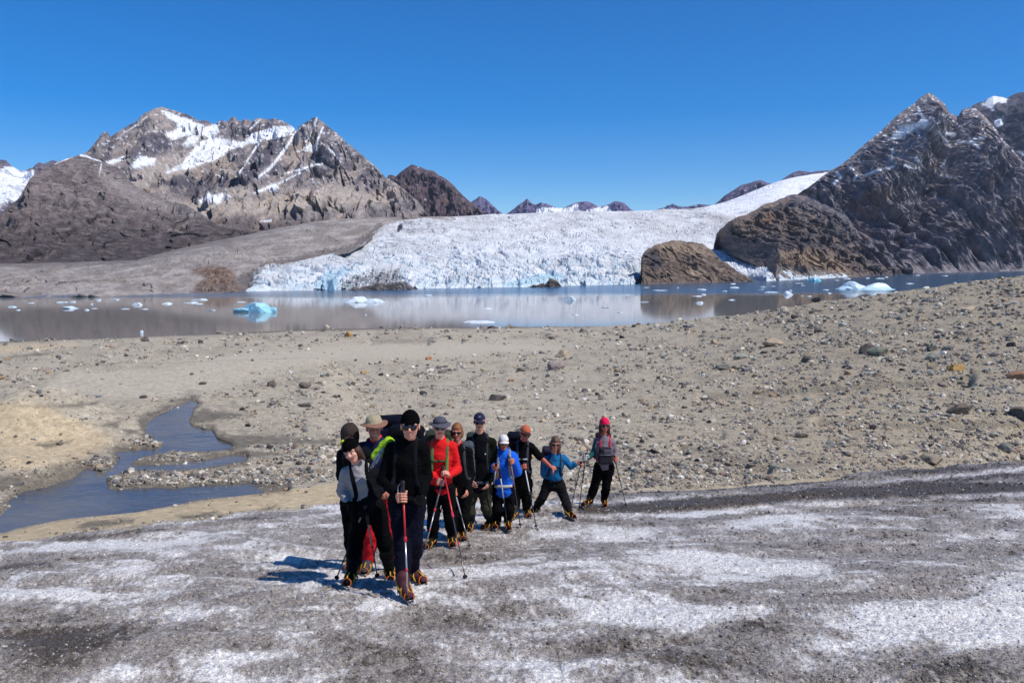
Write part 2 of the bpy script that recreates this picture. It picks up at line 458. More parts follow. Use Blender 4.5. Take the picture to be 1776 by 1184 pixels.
br = sstep(-4, 5, poly_sd(c_, r_, [(328, 470), (345, 462), (370, 460), (395, 462), (408, 474), (412, 488), (425, 500), (440, 512), (330, 512), (340, 495), (355, 482)]) + nf * 9)
till = mixc(till, mixc(lin(78, 60, 50), lin(116, 94, 76), sstep(-.2, .3, nf + .5 * fbm(c_ / 9, r_ / 6, 3, 3))), br)
dk = sstep(-4, 6, 9 - line_d(c_, r_, [(445, 472), (420, 485), (425, 505)]) + nf * 8) + sstep(-2, 4, 6 - line_d(c_, r_, [(455, 462), (560, 441), (610, 430), (660, 392)]) + nf * 9)
till = mixc(till, lin(78, 70, 68), np.clip(dk, 0, 1) * .7)
till = mixc(till, lin(82, 74, 68), sstep(16, -4, r_ - np.interp(c_, [x for x, y in BK_R], [y for x, y in BK_R]) + 16 * nf + 22 * nz) * sstep(560, 380, c_) * .75)
till = mixc(till, lin(104, 92, 80), sstep(.0, .35, fbm(c_ / 38, r_ / 12, 19, 5)) * .5)
sdk = sstep(1, 7, r_ - (np.interp(c_, [x for x, y in SHORE_R], [y for x, y in SHORE_R]) - 6))
till = mixc(till, lin(110, 100, 92), sdk * .5)
L.build('moraine_bank', (till * .8 + till.mean(-1, keepdims=True) * .2) * np.array([1.5, 1.5, 1.55]), bank_mat)

# ------------------------------------------------------------------ far peaks behind the glacier
def far_peaks(name, sil, Yf, base_row, snow_pol, seed, tone=(112, 100, 118), amp=.035, snowiness=.5, tone2=(84, 76, 96)):
    c0, c1 = sil[0][0], sil[-1][0]
    W = c1 - c0
    L = Landform(c0, c1, int(W * 1.5) + 20, [(base_row, Yf * .8), ([(c, (r + base_row) / 2 + 4) for c, r in sil], Yf * .9), (sil, Yf)], [40, 60], seed=seed)
    rock_relief(L, 1 / (Yf * .05), Yf * amp, (1, .7), .25, .05, .5)
    c_, r_ = L.px(); nz = fbm(c_ / 8, r_ / 6, seed, 5); nf = fbm(c_ / 3, r_ / 2.5, seed + 5, 3)
    rock = mixc(lin(*tone), lin(*tone2), sstep(-.2, .2, nz + .4 * nf))
    sn = snow_mask(c_, r_, snow_pol, [], nz * 1.0)
    sn = np.maximum(sn, sstep(.62 - .5 * snowiness, .72 - .5 * snowiness, fbm(c_ / 7, r_ / 4, seed + 3, 4)))
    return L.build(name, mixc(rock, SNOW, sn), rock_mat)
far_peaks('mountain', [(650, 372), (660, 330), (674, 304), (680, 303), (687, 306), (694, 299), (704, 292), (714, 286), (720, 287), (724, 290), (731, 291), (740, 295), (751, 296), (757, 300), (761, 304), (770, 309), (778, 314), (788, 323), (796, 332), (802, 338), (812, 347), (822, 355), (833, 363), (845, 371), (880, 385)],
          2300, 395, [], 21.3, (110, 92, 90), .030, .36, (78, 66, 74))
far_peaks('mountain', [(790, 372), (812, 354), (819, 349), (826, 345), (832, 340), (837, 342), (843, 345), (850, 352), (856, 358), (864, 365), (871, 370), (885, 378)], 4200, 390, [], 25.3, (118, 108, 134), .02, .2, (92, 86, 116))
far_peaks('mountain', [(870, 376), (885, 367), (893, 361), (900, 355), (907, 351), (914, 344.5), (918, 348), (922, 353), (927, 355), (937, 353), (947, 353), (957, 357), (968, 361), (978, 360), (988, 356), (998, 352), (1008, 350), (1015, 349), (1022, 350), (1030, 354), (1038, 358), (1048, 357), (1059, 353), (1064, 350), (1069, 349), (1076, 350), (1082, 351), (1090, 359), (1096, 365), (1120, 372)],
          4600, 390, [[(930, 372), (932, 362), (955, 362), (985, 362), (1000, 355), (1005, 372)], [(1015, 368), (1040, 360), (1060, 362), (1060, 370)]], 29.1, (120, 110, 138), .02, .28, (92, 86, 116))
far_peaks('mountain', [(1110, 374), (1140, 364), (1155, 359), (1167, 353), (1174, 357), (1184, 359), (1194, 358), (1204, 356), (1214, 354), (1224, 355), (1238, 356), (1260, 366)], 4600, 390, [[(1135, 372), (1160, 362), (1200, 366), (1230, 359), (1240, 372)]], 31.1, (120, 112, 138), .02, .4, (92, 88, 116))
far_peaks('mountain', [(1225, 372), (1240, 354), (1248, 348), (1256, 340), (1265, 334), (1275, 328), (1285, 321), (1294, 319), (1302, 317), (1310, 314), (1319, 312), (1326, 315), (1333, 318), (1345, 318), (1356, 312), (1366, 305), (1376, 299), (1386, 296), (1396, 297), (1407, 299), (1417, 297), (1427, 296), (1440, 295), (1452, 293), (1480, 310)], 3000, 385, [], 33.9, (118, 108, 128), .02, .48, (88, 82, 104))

# ------------------------------------------------------------------ glacier
GT = [(400, 520), (428, 507), (440, 479), (455, 465), (520, 451), (575, 439), (607, 432), (630, 420), (645, 408), (655, 398), (666, 390), (690, 384), (720, 380), (780, 376), (850, 372), (940, 369), (1000, 367), (1100, 366), (1200, 363), (1231, 357), (1260, 350), (1285, 340), (1310, 330), (1336, 319), (1360, 310.5), (1385, 306), (1412, 302), (1440, 298), (1470, 296)]
cc = np.array([c for c, r in GT], float); rr = np.array([r for c, r in GT], float)
GTD = [(c, float(np.clip((( -12.0 - .09 * (shore_y(c) + 6)) / (slope(r) - .09)) if slope(r) < .085 else 2200, shore_y(c) + 12, 2200))) for c, r in GT]
GTD = [(c, y if c < 600 else max(y, np.interp(c, [600, 700, 850, 1100, 1470], [700, 1200, 1500, 1720, 2350]))) for c, y in GTD]
cliff = [(400, 3), (430, 4), (460, 8), (560, 11), (590, 13), (640, 8), (700, 6), (800, 5), (950, 6), (1100, 7), (1160, 8), (1300, 8), (1345, 4), (1370, 3), (1470, 3)]
def gfront(c): return float(shore_y(c)) + 75 * float(sstep(1098, 1122, c) * sstep(1330, 1300, c))
FR = [(c, float(lake_row(gfront(c)))) for c in range(400, 1480, 10)]
FRT = [(c, max(r - np.interp(c, [a for a, b in cliff], [b for a, b in cliff]), np.interp(c, cc, rr) + .5)) for c, r in FR]
SHY = [(c, gfront(c)) for c in range(400, 1480, 10)]
MID = [(c, float(r * .52 + np.interp(c, cc, rr) * .48)) for c, r in FRT]
MIDD = [(c, float(min(max(gl_depth(c, r), shore_y(c) + 9), np.interp(c, [a for a, b in GTD], [b for a, b in GTD]) - 2))) for c, r in MID]
L = Landform(400, 1470, 1500, [(below(FR, 3), SHY), ([(c, r) for c, r in FRT], [(c, y + 5) for c, y in SHY]), (MID, MIDD), (GT, GTD)], [60, 210, 210], back=(1.25, .5), seed=1.0)
ker = np.hanning(71); ker /= ker.sum()
sm_ = np.pad(L.V, ((0, 0), (35, 35), (0, 0)), mode='reflect', reflect_type='odd')
sm_ = np.stack([np.apply_along_axis(lambda q: np.convolve(q, ker, 'valid'), 1, sm_[..., i]) for i in range(3)], -1)
bl_ = (sstep(1120, 1200, L.c) * sstep(1.0, 1.3, L.t))[..., None]
L.V = L.V * (1 - bl_) + sm_ * bl_
X, Y, Z = [L.V[..., i].copy() for i in range(3)]
c_, r_ = L.px()
def rot(x, y, a): return x * math.cos(a) + y * math.sin(a), -x * math.sin(a) + y * math.cos(a)
# crevassed surface: long blocks across the flow, broken into seracs
wxx = X + 14 * fbm(X / 50, Y / 50, 1, 4); wyy = Y + 14 * fbm(X / 50 + 9, Y / 50, 2, 4)
a1, b1 = rot(wxx, wyy, .25)
f1, f2, cv = worley(a1 / 13.0, b1 / 20.0, 4)
g1, g2, cw = worley(a1 / 5.0 + 3, b1 / 8.0, 9)
crack = 1 - sstep(0.0, .22, f2 - f1); crack2 = 1 - sstep(0, .20, g2 - g1)
rough_zone = .35 + .65 * sstep(-.15, .25, fbm(c_ / 90, r_ / 40, 7, 3) + .5 * sstep(410, 470, r_) - .15)
front = sstep(1.9, 1.15, L.t)
az = (.45 + .55 * sstep(900, 450, Y)) * rough_zone
lowc = sstep(.0, .06, np.abs(L.t - L.ncr)) * .85 + .15
up = (L.t >= .98)
hz = ((cv - .5) * 1.7 + (cw - .5) * 1.2 - crack * 2.4 - crack2 * 1.1 + 1.4 * fbm(X / 30, Y / 30, 3, 5) + .9 * fbm(X / 4, Y / 5, 6, 3)) * az
L.V[..., 2] += np.where(up, hz * lowc, 0)
# ice front: jagged blocks standing forward and back
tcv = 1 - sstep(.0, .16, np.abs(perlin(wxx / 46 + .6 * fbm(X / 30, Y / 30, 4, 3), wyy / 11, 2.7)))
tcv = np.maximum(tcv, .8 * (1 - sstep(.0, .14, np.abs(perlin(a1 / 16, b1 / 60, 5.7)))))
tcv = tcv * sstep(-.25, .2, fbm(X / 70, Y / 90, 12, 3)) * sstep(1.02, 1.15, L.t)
L.V[..., 2] += (-3.4 * tcv + 8.0 * fbm(wxx / 95, wyy / 60, 15, 3) * sstep(1.05, 1.4, L.t)) * lowc
wgt = sstep(0, .25, L.t) * sstep(2.1, 1.0, L.t)
fx = worley(X / 7.0, Z / 10.0, 3); fy = worley(X / 2.6, Z / 4.0, 13)
L.V[..., 1] += ((fx[2] - .5) * 4 + (fy[2] - .5) * 2.2 + ridged(X / 9, Z / 14, .3, 4) * 4 - 2) * wgt
L.V[..., 2] += (fbm(X / 8, Y / 8, 5, 4) * 3.5) * sstep(.6, 1.0, L.t) * sstep(1.5, 1.0, L.t)
c_, r_ = L.px()
nz = fbm(c_ / 22, r_ / 9, 3, 5); nf = fbm(c_ / 4, r_ / 2, 5, 4); nb = fbm(c_ / 70, r_ / 22, 9, 4)
ice = mixc(np.array([.78, .78, .78]), np.array([.54, .54, .55]), sstep(-.10, .45, nz + .8 * nf))
dirty = sstep(.0, .5, nb + .35 * nf + .25 * sstep(430, 385, r_) + .2 * sstep(900, 780, c_))
ice = mixc(ice, np.array([.52, .50, .48]), dirty * .5)
spk = sstep(.32, .5, fbm(c_ / 3.2, r_ / 1.8, 31, 3) + .2 * nz)
ice = mixc(ice, lin(118, 116, 118), spk * .7)
ice = mixc(ice, np.array([.40, .44, .49]), tcv * .68)  # crevasse lines: bluer ice, with their shade darkened into the colour
ice = mixc(ice, np.array([.46, .45, .44]), sstep(.10, .38, fbm((c_ + 2.2 * r_) / 46, (r_ - .22 * c_) / 5, 41, 4)) * .55 * sstep(455, 400, r_))
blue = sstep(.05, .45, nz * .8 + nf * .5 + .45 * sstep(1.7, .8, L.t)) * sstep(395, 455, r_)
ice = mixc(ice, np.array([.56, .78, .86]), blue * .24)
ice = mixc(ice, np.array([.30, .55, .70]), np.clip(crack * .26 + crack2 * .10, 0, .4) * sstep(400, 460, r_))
bl = sstep(-3, 5, poly_sd(c_, r_, [(548, 492), (565, 470), (600, 462), (612, 470), (590, 480), (585, 505), (565, 507)]) + nf * 10)
ice = mixc(ice, np.array([.24, .50, .64]), bl * .5)
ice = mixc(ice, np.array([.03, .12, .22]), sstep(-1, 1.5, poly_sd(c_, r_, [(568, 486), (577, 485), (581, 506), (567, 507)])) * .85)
bw = sstep(-2, 4, poly_sd(c_, r_, [(915, 478), (960, 470), (985, 478), (960, 492), (900, 497), (860, 494)]) + nf * 9)
ice = mixc(ice, np.array([.20, .58, .68]), bw * .35)
dt = sstep(-4, 6, poly_sd(c_, r_, [(592, 494), (610, 480), (650, 470), (690, 466), (700, 486), (724, 503), (590, 506)]) + nf * 12 + nz * 6)
ice = mixc(ice, lin(96, 88, 84), dt * .8 * sstep(-.35, .15, nf))
ed = np.maximum(sstep(10, 0, line_d(c_, r_, GT[1:12]) + nf * 9) * .6, sstep(12, 0, line_d(c_, r_, [(1225, 372), (1262, 384), (1250, 402)]) + nf * 12) * .6)
ice = mixc(ice, lin(120, 112, 108), np.clip(ed, 0, 1) * sstep(-.3, .2, nf))
ice = mixc(ice, np.array([.80, .81, .82]), sstep(-5, 4, poly_sd(c_, r_, [(1222, 405), (1246, 428), (1300, 452), (1348, 482), (1345, 490), (1306, 490), (1262, 466), (1236, 440)]) + nf * 6) * .85)
sd = sstep(-4, 4, poly_sd(c_, r_, [(1215, 366), (1336, 312), (1360, 302), (1480, 290), (1480, 330), (1339, 348), (1290, 366), (1270, 372)]) + nf * 8)
ice = mixc(ice, SNOW, sd)
ice = mixc(ice, lin(70, 66, 70), sstep(-1, 1.5, poly_sd(c_, r_, [(690, 391), (697, 386), (699, 394), (692, 403), (688, 402)]) + nf * 2))
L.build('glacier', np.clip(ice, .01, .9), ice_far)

# low rock outcrops standing in the ice front
def outcrop(name, sil, base_row, Yf, Yc, seed, tones, f=1 / 12., amp=4.0, nts=(30, 90), extra=None, ncf=2.0, back=(1.12, 1.0), jit=5.0):
    c0, c1 = sil[0][0], sil[-1][0]
    sil = [(float(x), float(np.interp(x, [a for a, b in sil], [b for a, b in sil]) + jit * float(fbm(x / 13., seed, .5, 4))) if .03 < (x - sil[0][0]) / (sil[-1][0] - sil[0][0]) < .97 else float(np.interp(x, [a for a, b in sil], [b for a, b in sil]))) for x in np.linspace(sil[0][0], sil[-1][0], 60)]
    br_ = [(c, float(np.interp(c, [a for a, b in base_row], [b for a, b in base_row])) if not np.isscalar(base_row) else base_row) for c, r in sil]
    L = Landform(c0, c1, int((c1 - c0) * ncf) + 30, [(below(br_, 3), Yf), ([(c, max(r + (b - r) * .5, r)) for (c, r), (c2, b) in zip(sil, br_)], [(c, float(np.interp(c, [a for a, b in Yf], [b for a, b in Yf])) * .6 + .4 * float(np.interp(c, [a for a, b in Yc], [b for a, b in Yc]))) for c, r in sil]), (sil, Yc)], list(nts), back=back, seed=seed)
    rock_relief(L, f, amp * .75, (.9, 1.6), .2, .05, .30, slant=1.0, sharp=.9)
    c_, r_ = L.px(); nz = fbm(c_ / 14, r_ / 8, seed, 5); nf = fbm(c_ / 4, r_ / 2.2, seed + 4, 4)
    st = fbm((c_ + r_) / 30, (r_ - c_ * .25) / 4, seed + 8, 4)
    rock = mixc(lin(*tones[0]), lin(*tones[1]), sstep(-.3, .3, nz + .5 * nf))
    rock = mixc(rock, lin(*tones[2]), sstep(.05, .42, st + .3 * nf) * .7)
    if extra: rock = extra(c_, r_, nz, nf, rock)
    return L.build(name, (rock * .85 + rock.mean(-1, keepdims=True) * .15) * np.array([1.45, 1.5, 1.6]), rock_mat)
outcrop('rock_outcrop', [(596, 508), (612, 498), (640, 496), (655, 490), (680, 492), (694, 487), (706, 494), (720, 500), (732, 507)], 509, [(590, 401), (740, 420)], [(590, 406), (740, 426)], 41.0, ((104, 96, 90), (80, 72, 68), (130, 118, 108)), 1 / 6., 2.0)
outcrop('rock_outcrop', [(908, 500), (925, 494), (946, 492), (953, 482), (960, 483), (970, 492), (978, 499)], 500, [(900, 448), (980, 464)], [(900, 452), (980, 469)], 42.0, ((96, 84, 74), (70, 64, 62), (120, 104, 88)), 1 / 6., 2.0)
def dome_x(c_, r_, nz, nf, rock):
    rock = mixc(rock, lin(160, 136, 108), sstep(-3, 3, poly_sd(c_, r_, [(1196, 466), (1206, 461), (1216, 470), (1214, 478), (1200, 477)]) + nf * 5) * .8)
    rock = mixc(rock, lin(66, 60, 62), sstep(-4, 4, poly_sd(c_, r_, [(1112, 440), (1128, 432), (1142, 440), (1150, 462), (1136, 470), (1122, 460)]) + nf * 8) * .8)
    return mixc(rock, lin(140, 118, 92), sstep(-5, 6, poly_sd(c_, r_, [(1140, 424), (1180, 419), (1225, 426), (1240, 445), (1190, 440), (1150, 438)]) + nz * 10) * .7)
outcrop('rock_dome', [(1112, 448), (1116, 438), (1126, 430), (1138, 425), (1150, 420), (1168, 418), (1185, 418), (1205, 420), (1222, 425), (1236, 436), (1250, 450), (1268, 463), (1285, 473), (1300, 482), (1316, 490)],
        [(1100, 493.5), (1316, 491)], [(1112, 508), (1316, 572)], [(1112, 540), (1180, 620), (1316, 600)], 43.0, ((112, 92, 74), (86, 72, 62), (132, 112, 90)), 1 / 22., 7.0, (50, 120), dome_x)
# ------------------------------------------------------------------ brown hill right of the glacier
S_BH = [(1236, 440), (1240, 410), (1247, 400), (1258, 388), (1271, 379), (1288, 374), (1304, 368), (1312, 362), (1321, 356), (1336, 351), (1352, 346), (1362, 341), (1372, 337), (1392, 339), (1406, 344), (1419, 349), (1446, 362), (1470, 376), (1480, 392), (1490, 408), (1500, 420), (1527, 437), (1558, 457), (1581, 473), (1620, 484)]
BH_B = [(1236, 440), (1246, 428), (1262, 437), (1280, 444), (1300, 453), (1328, 463), (1346, 479), (1360, 489), (1400, 486), (1500, 480), (1581, 476), (1620, 475)]
def bh_x(c_, r_, nz, nf, rock):
    st = fbm((c_ + r_ * .9) / 46, (r_ - c_ * .42) / 5.0, 3, 4)
    rock = mixc(rock, lin(72, 66, 68), sstep(-6, 6, poly_sd(c_, r_, [(1240, 405), (1262, 400), (1300, 408), (1330, 420), (1400, 400), (1450, 400), (1430, 430), (1330, 445), (1290, 440), (1250, 428)]) + nz * 26) * .6)
    rock = mixc(rock, lin(136, 104, 76), sstep(-4, 4, poly_sd(c_, r_, [(1318, 372), (1340, 366), (1352, 378), (1330, 392), (1322, 388)]) + nz * 16) * .75)
    rock = mixc(rock, lin(150, 122, 90), sstep(-6, 6, poly_sd(c_, r_, [(1340, 442), (1380, 428), (1430, 440), (1480, 465), (1470, 475), (1420, 465), (1370, 455)]) + nz * 16 + st * 22) * .7)
    rock = mixc(rock, lin(128, 118, 106), sstep(-4, 4, poly_sd(c_, r_, [(1345, 478), (1352, 462), (1420, 470), (1460, 478), (1420, 486), (1360, 490)]) + nz * 12) * .6)
    rock = mixc(rock, lin(66, 58, 58), sstep(.12, .42, st + .3 * nf) * .5)
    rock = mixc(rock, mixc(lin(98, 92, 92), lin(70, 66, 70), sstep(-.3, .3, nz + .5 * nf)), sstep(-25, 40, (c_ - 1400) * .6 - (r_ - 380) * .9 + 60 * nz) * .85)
    return rock
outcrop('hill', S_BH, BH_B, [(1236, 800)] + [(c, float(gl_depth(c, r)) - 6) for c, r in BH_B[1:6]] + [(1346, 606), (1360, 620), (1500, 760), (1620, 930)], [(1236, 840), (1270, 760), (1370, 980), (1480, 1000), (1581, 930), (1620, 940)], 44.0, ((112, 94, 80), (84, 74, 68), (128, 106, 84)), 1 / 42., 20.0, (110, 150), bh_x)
# ------------------------------------------------------------------ dark mountain on the right
S_R1 = [(1330, 372), (1350, 358), (1385, 336), (1406, 323), (1426, 306), (1446, 293), (1458, 286), (1470, 277), (1480, 268), (1490, 259), (1502, 248), (1514, 239), (1528, 227), (1541, 215), (1553, 203), (1565, 193), (1576, 186), (1588, 178), (1595, 170), (1603, 165), (1608, 162), (1612, 161), (1618, 164), (1625, 169), (1632, 175), (1639, 181), (1646, 195), (1654, 199), (1662, 202), (1669, 190), (1676, 188), (1683, 186), (1690, 188), (1696, 190), (1706, 200), (1720, 215), (1735, 238), (1776, 282), (1850, 340), (1950, 400), (2100, 450), (2300, 468)]
L = Landform(1330, 2300, 1150, [
    ([(1330, 480), (1500, 482), (1600, 477), (1776, 474), (2300, 470)], [(1330, 900), (1480, 740), (1581, 905), (1776, 1163), (2300, 1450)]),
    ([(1330, 420), (1500, 400), (1600, 385), (1700, 375), (1776, 390), (2000, 440), (2300, 469.5)], [(1330, 1000), (1500, 1050), (1650, 1150), (1776, 1300), (2300, 1480)]),
    ([(1330, 385), (1430, 318), (1500, 290), (1600, 272), (1700, 262), (1776, 320), (2000, 420), (2300, 469)], [(1330, 1050), (1500, 1250), (1650, 1450), (1776, 1400), (2300, 1500)]),
    (S_R1, [(1330, 1100), (1440, 1300), (1612, 1750), (1700, 1700), (1800, 1520), (2300, 1550)])], [150, 150, 140], seed=9.3)
c_, r_ = L.px()
rib = np.exp(-(line_d(c_, r_, [(1612, 161), (1600, 215), (1560, 290), (1500, 330)]) / 22) ** 2) * 45
rib += np.exp(-(line_d(c_, r_, [(1612, 165), (1660, 250), (1720, 330), (1776, 400)]) / 22) ** 2) * 35
rib -= np.exp(-(line_d(c_, r_, [(1655, 200), (1640, 300), (1600, 390), (1560, 440)]) / 20) ** 2) * 36
rib -= np.exp(-(line_d(c_, r_, [(1500, 345), (1470, 360), (1500, 400), (1540, 435)]) / 16) ** 2) * 26
L.V[..., 1] -= rib * L.win(.2, 0)
h = rock_relief(L, 1 / 110., 34, (1.5, .8), .20, .05, .25, slant=.55, sharp=1.2)
c_, r_ = L.px()
nz = fbm(c_ / 16, r_ / 14, 4.2, 5); nf = fbm(c_ / 4, r_ / 3.2, 2.2, 4); nl = fbm(c_ / 70, r_ / 45, 8, 4)
st = fbm((c_ - r_ * .8) / 7, (r_ + c_ * .9) / 46, 3, 5)
rock = mixc(lin(98, 92, 92), lin(66, 62, 66), sstep(-.3, .3, nz + .5 * nf))
rock = mixc(rock, lin(132, 124, 118), sstep(.05, .4, st + .3 * nf) * .55)
rock = mixc(rock, lin(52, 48, 54), sstep(.08, .4, -st + .3 * nz) * .55)
rock = mixc(rock, lin(100, 84, 70), sstep(.1, .4, nl + .2 * nf) * .45)
lines0 = [([(1592, 186), (1600, 202), (1607, 210), (1622, 222), (1640, 245), (1650, 256)], 1.4), ([(1560, 220), (1580, 218), (1603, 215)], 1.8), ([(1572, 227), (1555, 238), (1548, 240)], 2.2), ([(1600, 208), (1596, 215)], 3),
         ([(1588, 222), (1597, 240)], .9), ([(1642, 232), (1655, 234)], 2.4), ([(1662, 245), (1690, 248), (1700, 258)], 1.6), ([(1690, 240), (1708, 240)], 1.6), ([(1548, 258), (1546, 280)], 1.2), ([(1495, 307), (1520, 296), (1548, 290)], 1.6), ([(1570, 287), (1592, 292)], 2.0),
         ([(1640, 273), (1636, 290)], 1.2), ([(1632, 288), (1640, 293)], 1.6), ([(1630, 304), (1650, 307)], 1.4), ([(1452, 300), (1458, 308), (1444, 320)], 2.0), ([(1470, 288), (1480, 294)], 1.2), ([(1396, 345), (1420, 352)], 1.4), ([(1486, 305), (1482, 310)], 1.6), ([(1660, 215), (1690, 250)], .8), ([(1588, 275), (1592, 280)], 2.0)]
sn = snow_mask(c_, r_, [[(1548, 238), (1556, 226), (1566, 219), (1590, 216), (1603, 206), (1610, 212), (1604, 220), (1585, 222), (1572, 230), (1560, 240)]], [(l_, w_ * 1.35) for l_, w_ in lines0], .7 * nz + .4 * nf)
sn = np.maximum(sn, sstep(.33, .41, fbm(c_ / 5, r_ / 3, 9.3, 4) + .1 * sstep(320, 220, r_)) * (r_ < 330) * .85)
L.build('mountain', mixc(rock * np.array([2.05, 2.04, 2.12]), SNOW, sn), rock_mat)
# ------------------------------------------------------------------ snowy ridge behind it
S_R2 = [(1640, 240), (1660, 212), (1680, 190), (1690, 181), (1698, 178), (1706, 176), (1714, 171), (1723, 166), (1735, 168), (1747, 170), (1756, 165), (1764, 161), (1776, 160), (1810, 158), (1850, 175), (1900, 168), (1980, 210), (2100, 260), (2300, 330)]
L = Landform(1640, 2300, 500, [(430, 1750), ([(1640, 330), (1776, 300), (2300, 380)], 2100), (S_R2, 2700)], [50, 160], seed=16.6)
rock_relief(L, 1 / 150., 60, (1.2, .6), .2, .05, .5, slant=-.4)
c_, r_ = L.px(); nz = fbm(c_ / 12, r_ / 10, 4.9, 5); nf = fbm(c_ / 4, r_ / 3, 2.9, 4)
rock = mixc(lin(92, 88, 92), lin(58, 56, 66), sstep(-.3, .3, nz + .5 * nf))
rock = mixc(rock, lin(46, 44, 54), sstep(-6, 6, poly_sd(c_, r_, [(1735, 225), (1752, 190), (1776, 165), (1900, 190), (1900, 300), (1776, 270)]) + nz * 12) * .7)
sn = snow_mask(c_, r_, [[(1704, 182), (1722, 167), (1748, 171), (1744, 176), (1724, 178), (1712, 186)], [(1726, 212), (1738, 203), (1736, 216), (1728, 220)]], [([(1716, 178), (1722, 192)], 1.4), ([(1766, 262), (1776, 268)], 2)], nz)
L.build('mountain', mixc(rock * 1.4, SNOW, sn), rock_mat)

# ------------------------------------------------------------------ thin blue air over the whole scene
bm = bmesh.new(); bmesh.ops.create_cube(bm, size=1.0)
me = bpy.data.meshes.new('haze'); bm.to_mesh(me); bm.free()
hz_m = bpy.data.materials.new('haze_air'); hz_m.use_nodes = True; ht = hz_m.node_tree; ht.nodes.clear()
ho = ht.nodes.new('ShaderNodeOutputMaterial'); pv = ht.nodes.new('ShaderNodeVolumePrincipled')
pv.inputs['Color'].default_value = (.72, .84, 1.0, 1); pv.inputs['Density'].default_value = 4.2e-5; pv.inputs['Anisotropy'].default_value = .2
ht.links.new(pv.outputs[0], ho.inputs['Volume']); me.materials.append(hz_m)
hz_o = link('haze', me, None, (0, 3000, 480)); hz_o.scale = (9000, 9400, 1000)
tag(hz_o, 'thin blue haze between the camera and the far peaks', 'haze', kind='stuff')
# ================================================================== lake
n = N('lake_water'); o_ = n.obj()
geo = n.n('ShaderNodeNewGeometry')
wv = n.mapping(geo.outputs['Position'], (.35, 1.0, 1.0))
rip = n.noise(wv, .55, 4.0, .6)
sx = n.n('ShaderNodeSeparateXYZ'); n.l(geo.outputs['Position'], sx.inputs[0])
# a breeze ruffles the far water along the ice front; the near water lies calm
sl_ = n.n('ShaderNodeMath'); sl_.operation = 'MULTIPLY_ADD'; sl_.inputs[1].default_value = -.16; n.l(sx.outputs[0], sl_.inputs[0]); n.l(sx.outputs[1], sl_.inputs[2])
pn = n.noise(n.mapping(geo.outputs['Position'], (.004, .02, .02)), 1.0, 3.0)
ad = n.n('ShaderNodeMath'); ad.operation = 'MULTIPLY_ADD'; ad.inputs[1].default_value = 90.0; n.l(pn, ad.inputs[0]); n.l(sl_.outputs[0], ad.inputs[2])
mr = n.n('ShaderNodeMapRange'); mr.inputs['From Min'].default_value = 375; mr.inputs['From Max'].default_value = 420
n.l(ad.outputs[0], mr.inputs['Value'])
st_ = n.n('ShaderNodeMapRange'); st_.inputs['To Min'].default_value = .006; st_.inputs['To Max'].default_value = .40; n.l(mr.outputs[0], st_.inputs['Value'])
bp = n.n('ShaderNodeBump'); bp.inputs['Distance'].default_value = .5; n.l(rip, bp.inputs['Height']); n.l(st_.outputs[0], bp.inputs['Strength'])
n.l(bp.outputs[0], n.b.inputs['Normal'])
rg = n.n('ShaderNodeMapRange'); rg.inputs['To Min'].default_value = .06; rg.inputs['To Max'].default_value = .16; n.l(mr.outputs[0], rg.inputs['Value'])
n.l(rg.outputs[0], n.b.inputs['Roughness'])
n.col(n.mix('MIX', mr.outputs[0], tuple(lin(128, 123, 114)), tuple(lin(62, 88, 110)))); n.b.inputs['IOR'].default_value = 1.33  # ruffled water: the sky's blue reflection is painted into the base colour
LAKE_M = n.m
ys = np.concatenate([np.linspace(60, 400, 30), np.geomspace(410, 2600, 40)])
xs = np.linspace(-1.3, 1.6, 60)
V = np.stack(np.broadcast_arrays(xs[None, :] * ys[:, None], ys[:, None], np.full((1, 1), LAKE_Z)), -1)
me = mesh_np('lake_water', V.reshape(-1, 3), grid_faces(len(ys), len(xs)), None, True, [LAKE_M])
tag(link('lake_water', me), kind='structure')

# ================================================================== dirty ice in the foreground
EDGE = [(-1400, 1060), (-500, 968), (0, 930), (200, 911), (300, 902), (400, 890), (500, 879), (590, 870), (700, 866), (900, 858), (1060, 850), (1100, 848), (1200, 842), (1300, 834), (1400, 826), (1500, 818), (1776, 797), (2300, 760), (3000, 715)]
def ice_plane(X, Y): return CZ - 1.9 - .17 * Y
def edge_Y(c):
    s_ = slope(curve(EDGE, c)); return 1.9 / (-.17 - s_)
def ice_bumps(X, Y):
    a, b = X * .95 + Y * .12, Y * 1.0 - X * .10
    d = .16 * fbm(a / 3.4, b / 1.5, .3, 3) + .055 * fbm(a / 1.1, b / .50, 4.3, 4) + .022 * fbm(a / .35, b / .22, 7.7, 3)
    d = d + .05 * (1 - np.abs(perlin(a / 4.0, b / 1.05, 9.1)) * 2.2)
    # melt steps that run across the slope on the far side
    d = d - .13 * np.exp(-((b - 14.3 - .10 * a - .35 * perlin(a / 3, 1.2)) / .33) ** 2) * sstep(-.5, 2.5, a)
    d = d - .12 * np.exp(-((b - 17.2 - .30 * a - .4 * perlin(a / 3, 5.2)) / .5) ** 2) * sstep(1, 4, a)
    d = d - .10 * np.exp(-((b - 10.3 - .03 * a - .3 * perlin(a / 2.2, 3.2)) / .24) ** 2) * sstep(-2.4, -1.6, a) * sstep(1.8, .4, a)
    f = sstep(13, 7, Y)
    d = d + f * (.020 * (np.abs(perlin(X * 9.0, Y * 8.0, 1.7)) - .25) + .012 * perlin(X * 19, Y * 17, 3.3) + .006 * perlin(X * 43, Y * 40, 6.1))
    return d * sstep(.2, 3, Y)
def ice_z(X, Y): return ice_plane(X, Y) + ice_bumps(np.asarray(X, float), np.asarray(Y, float))
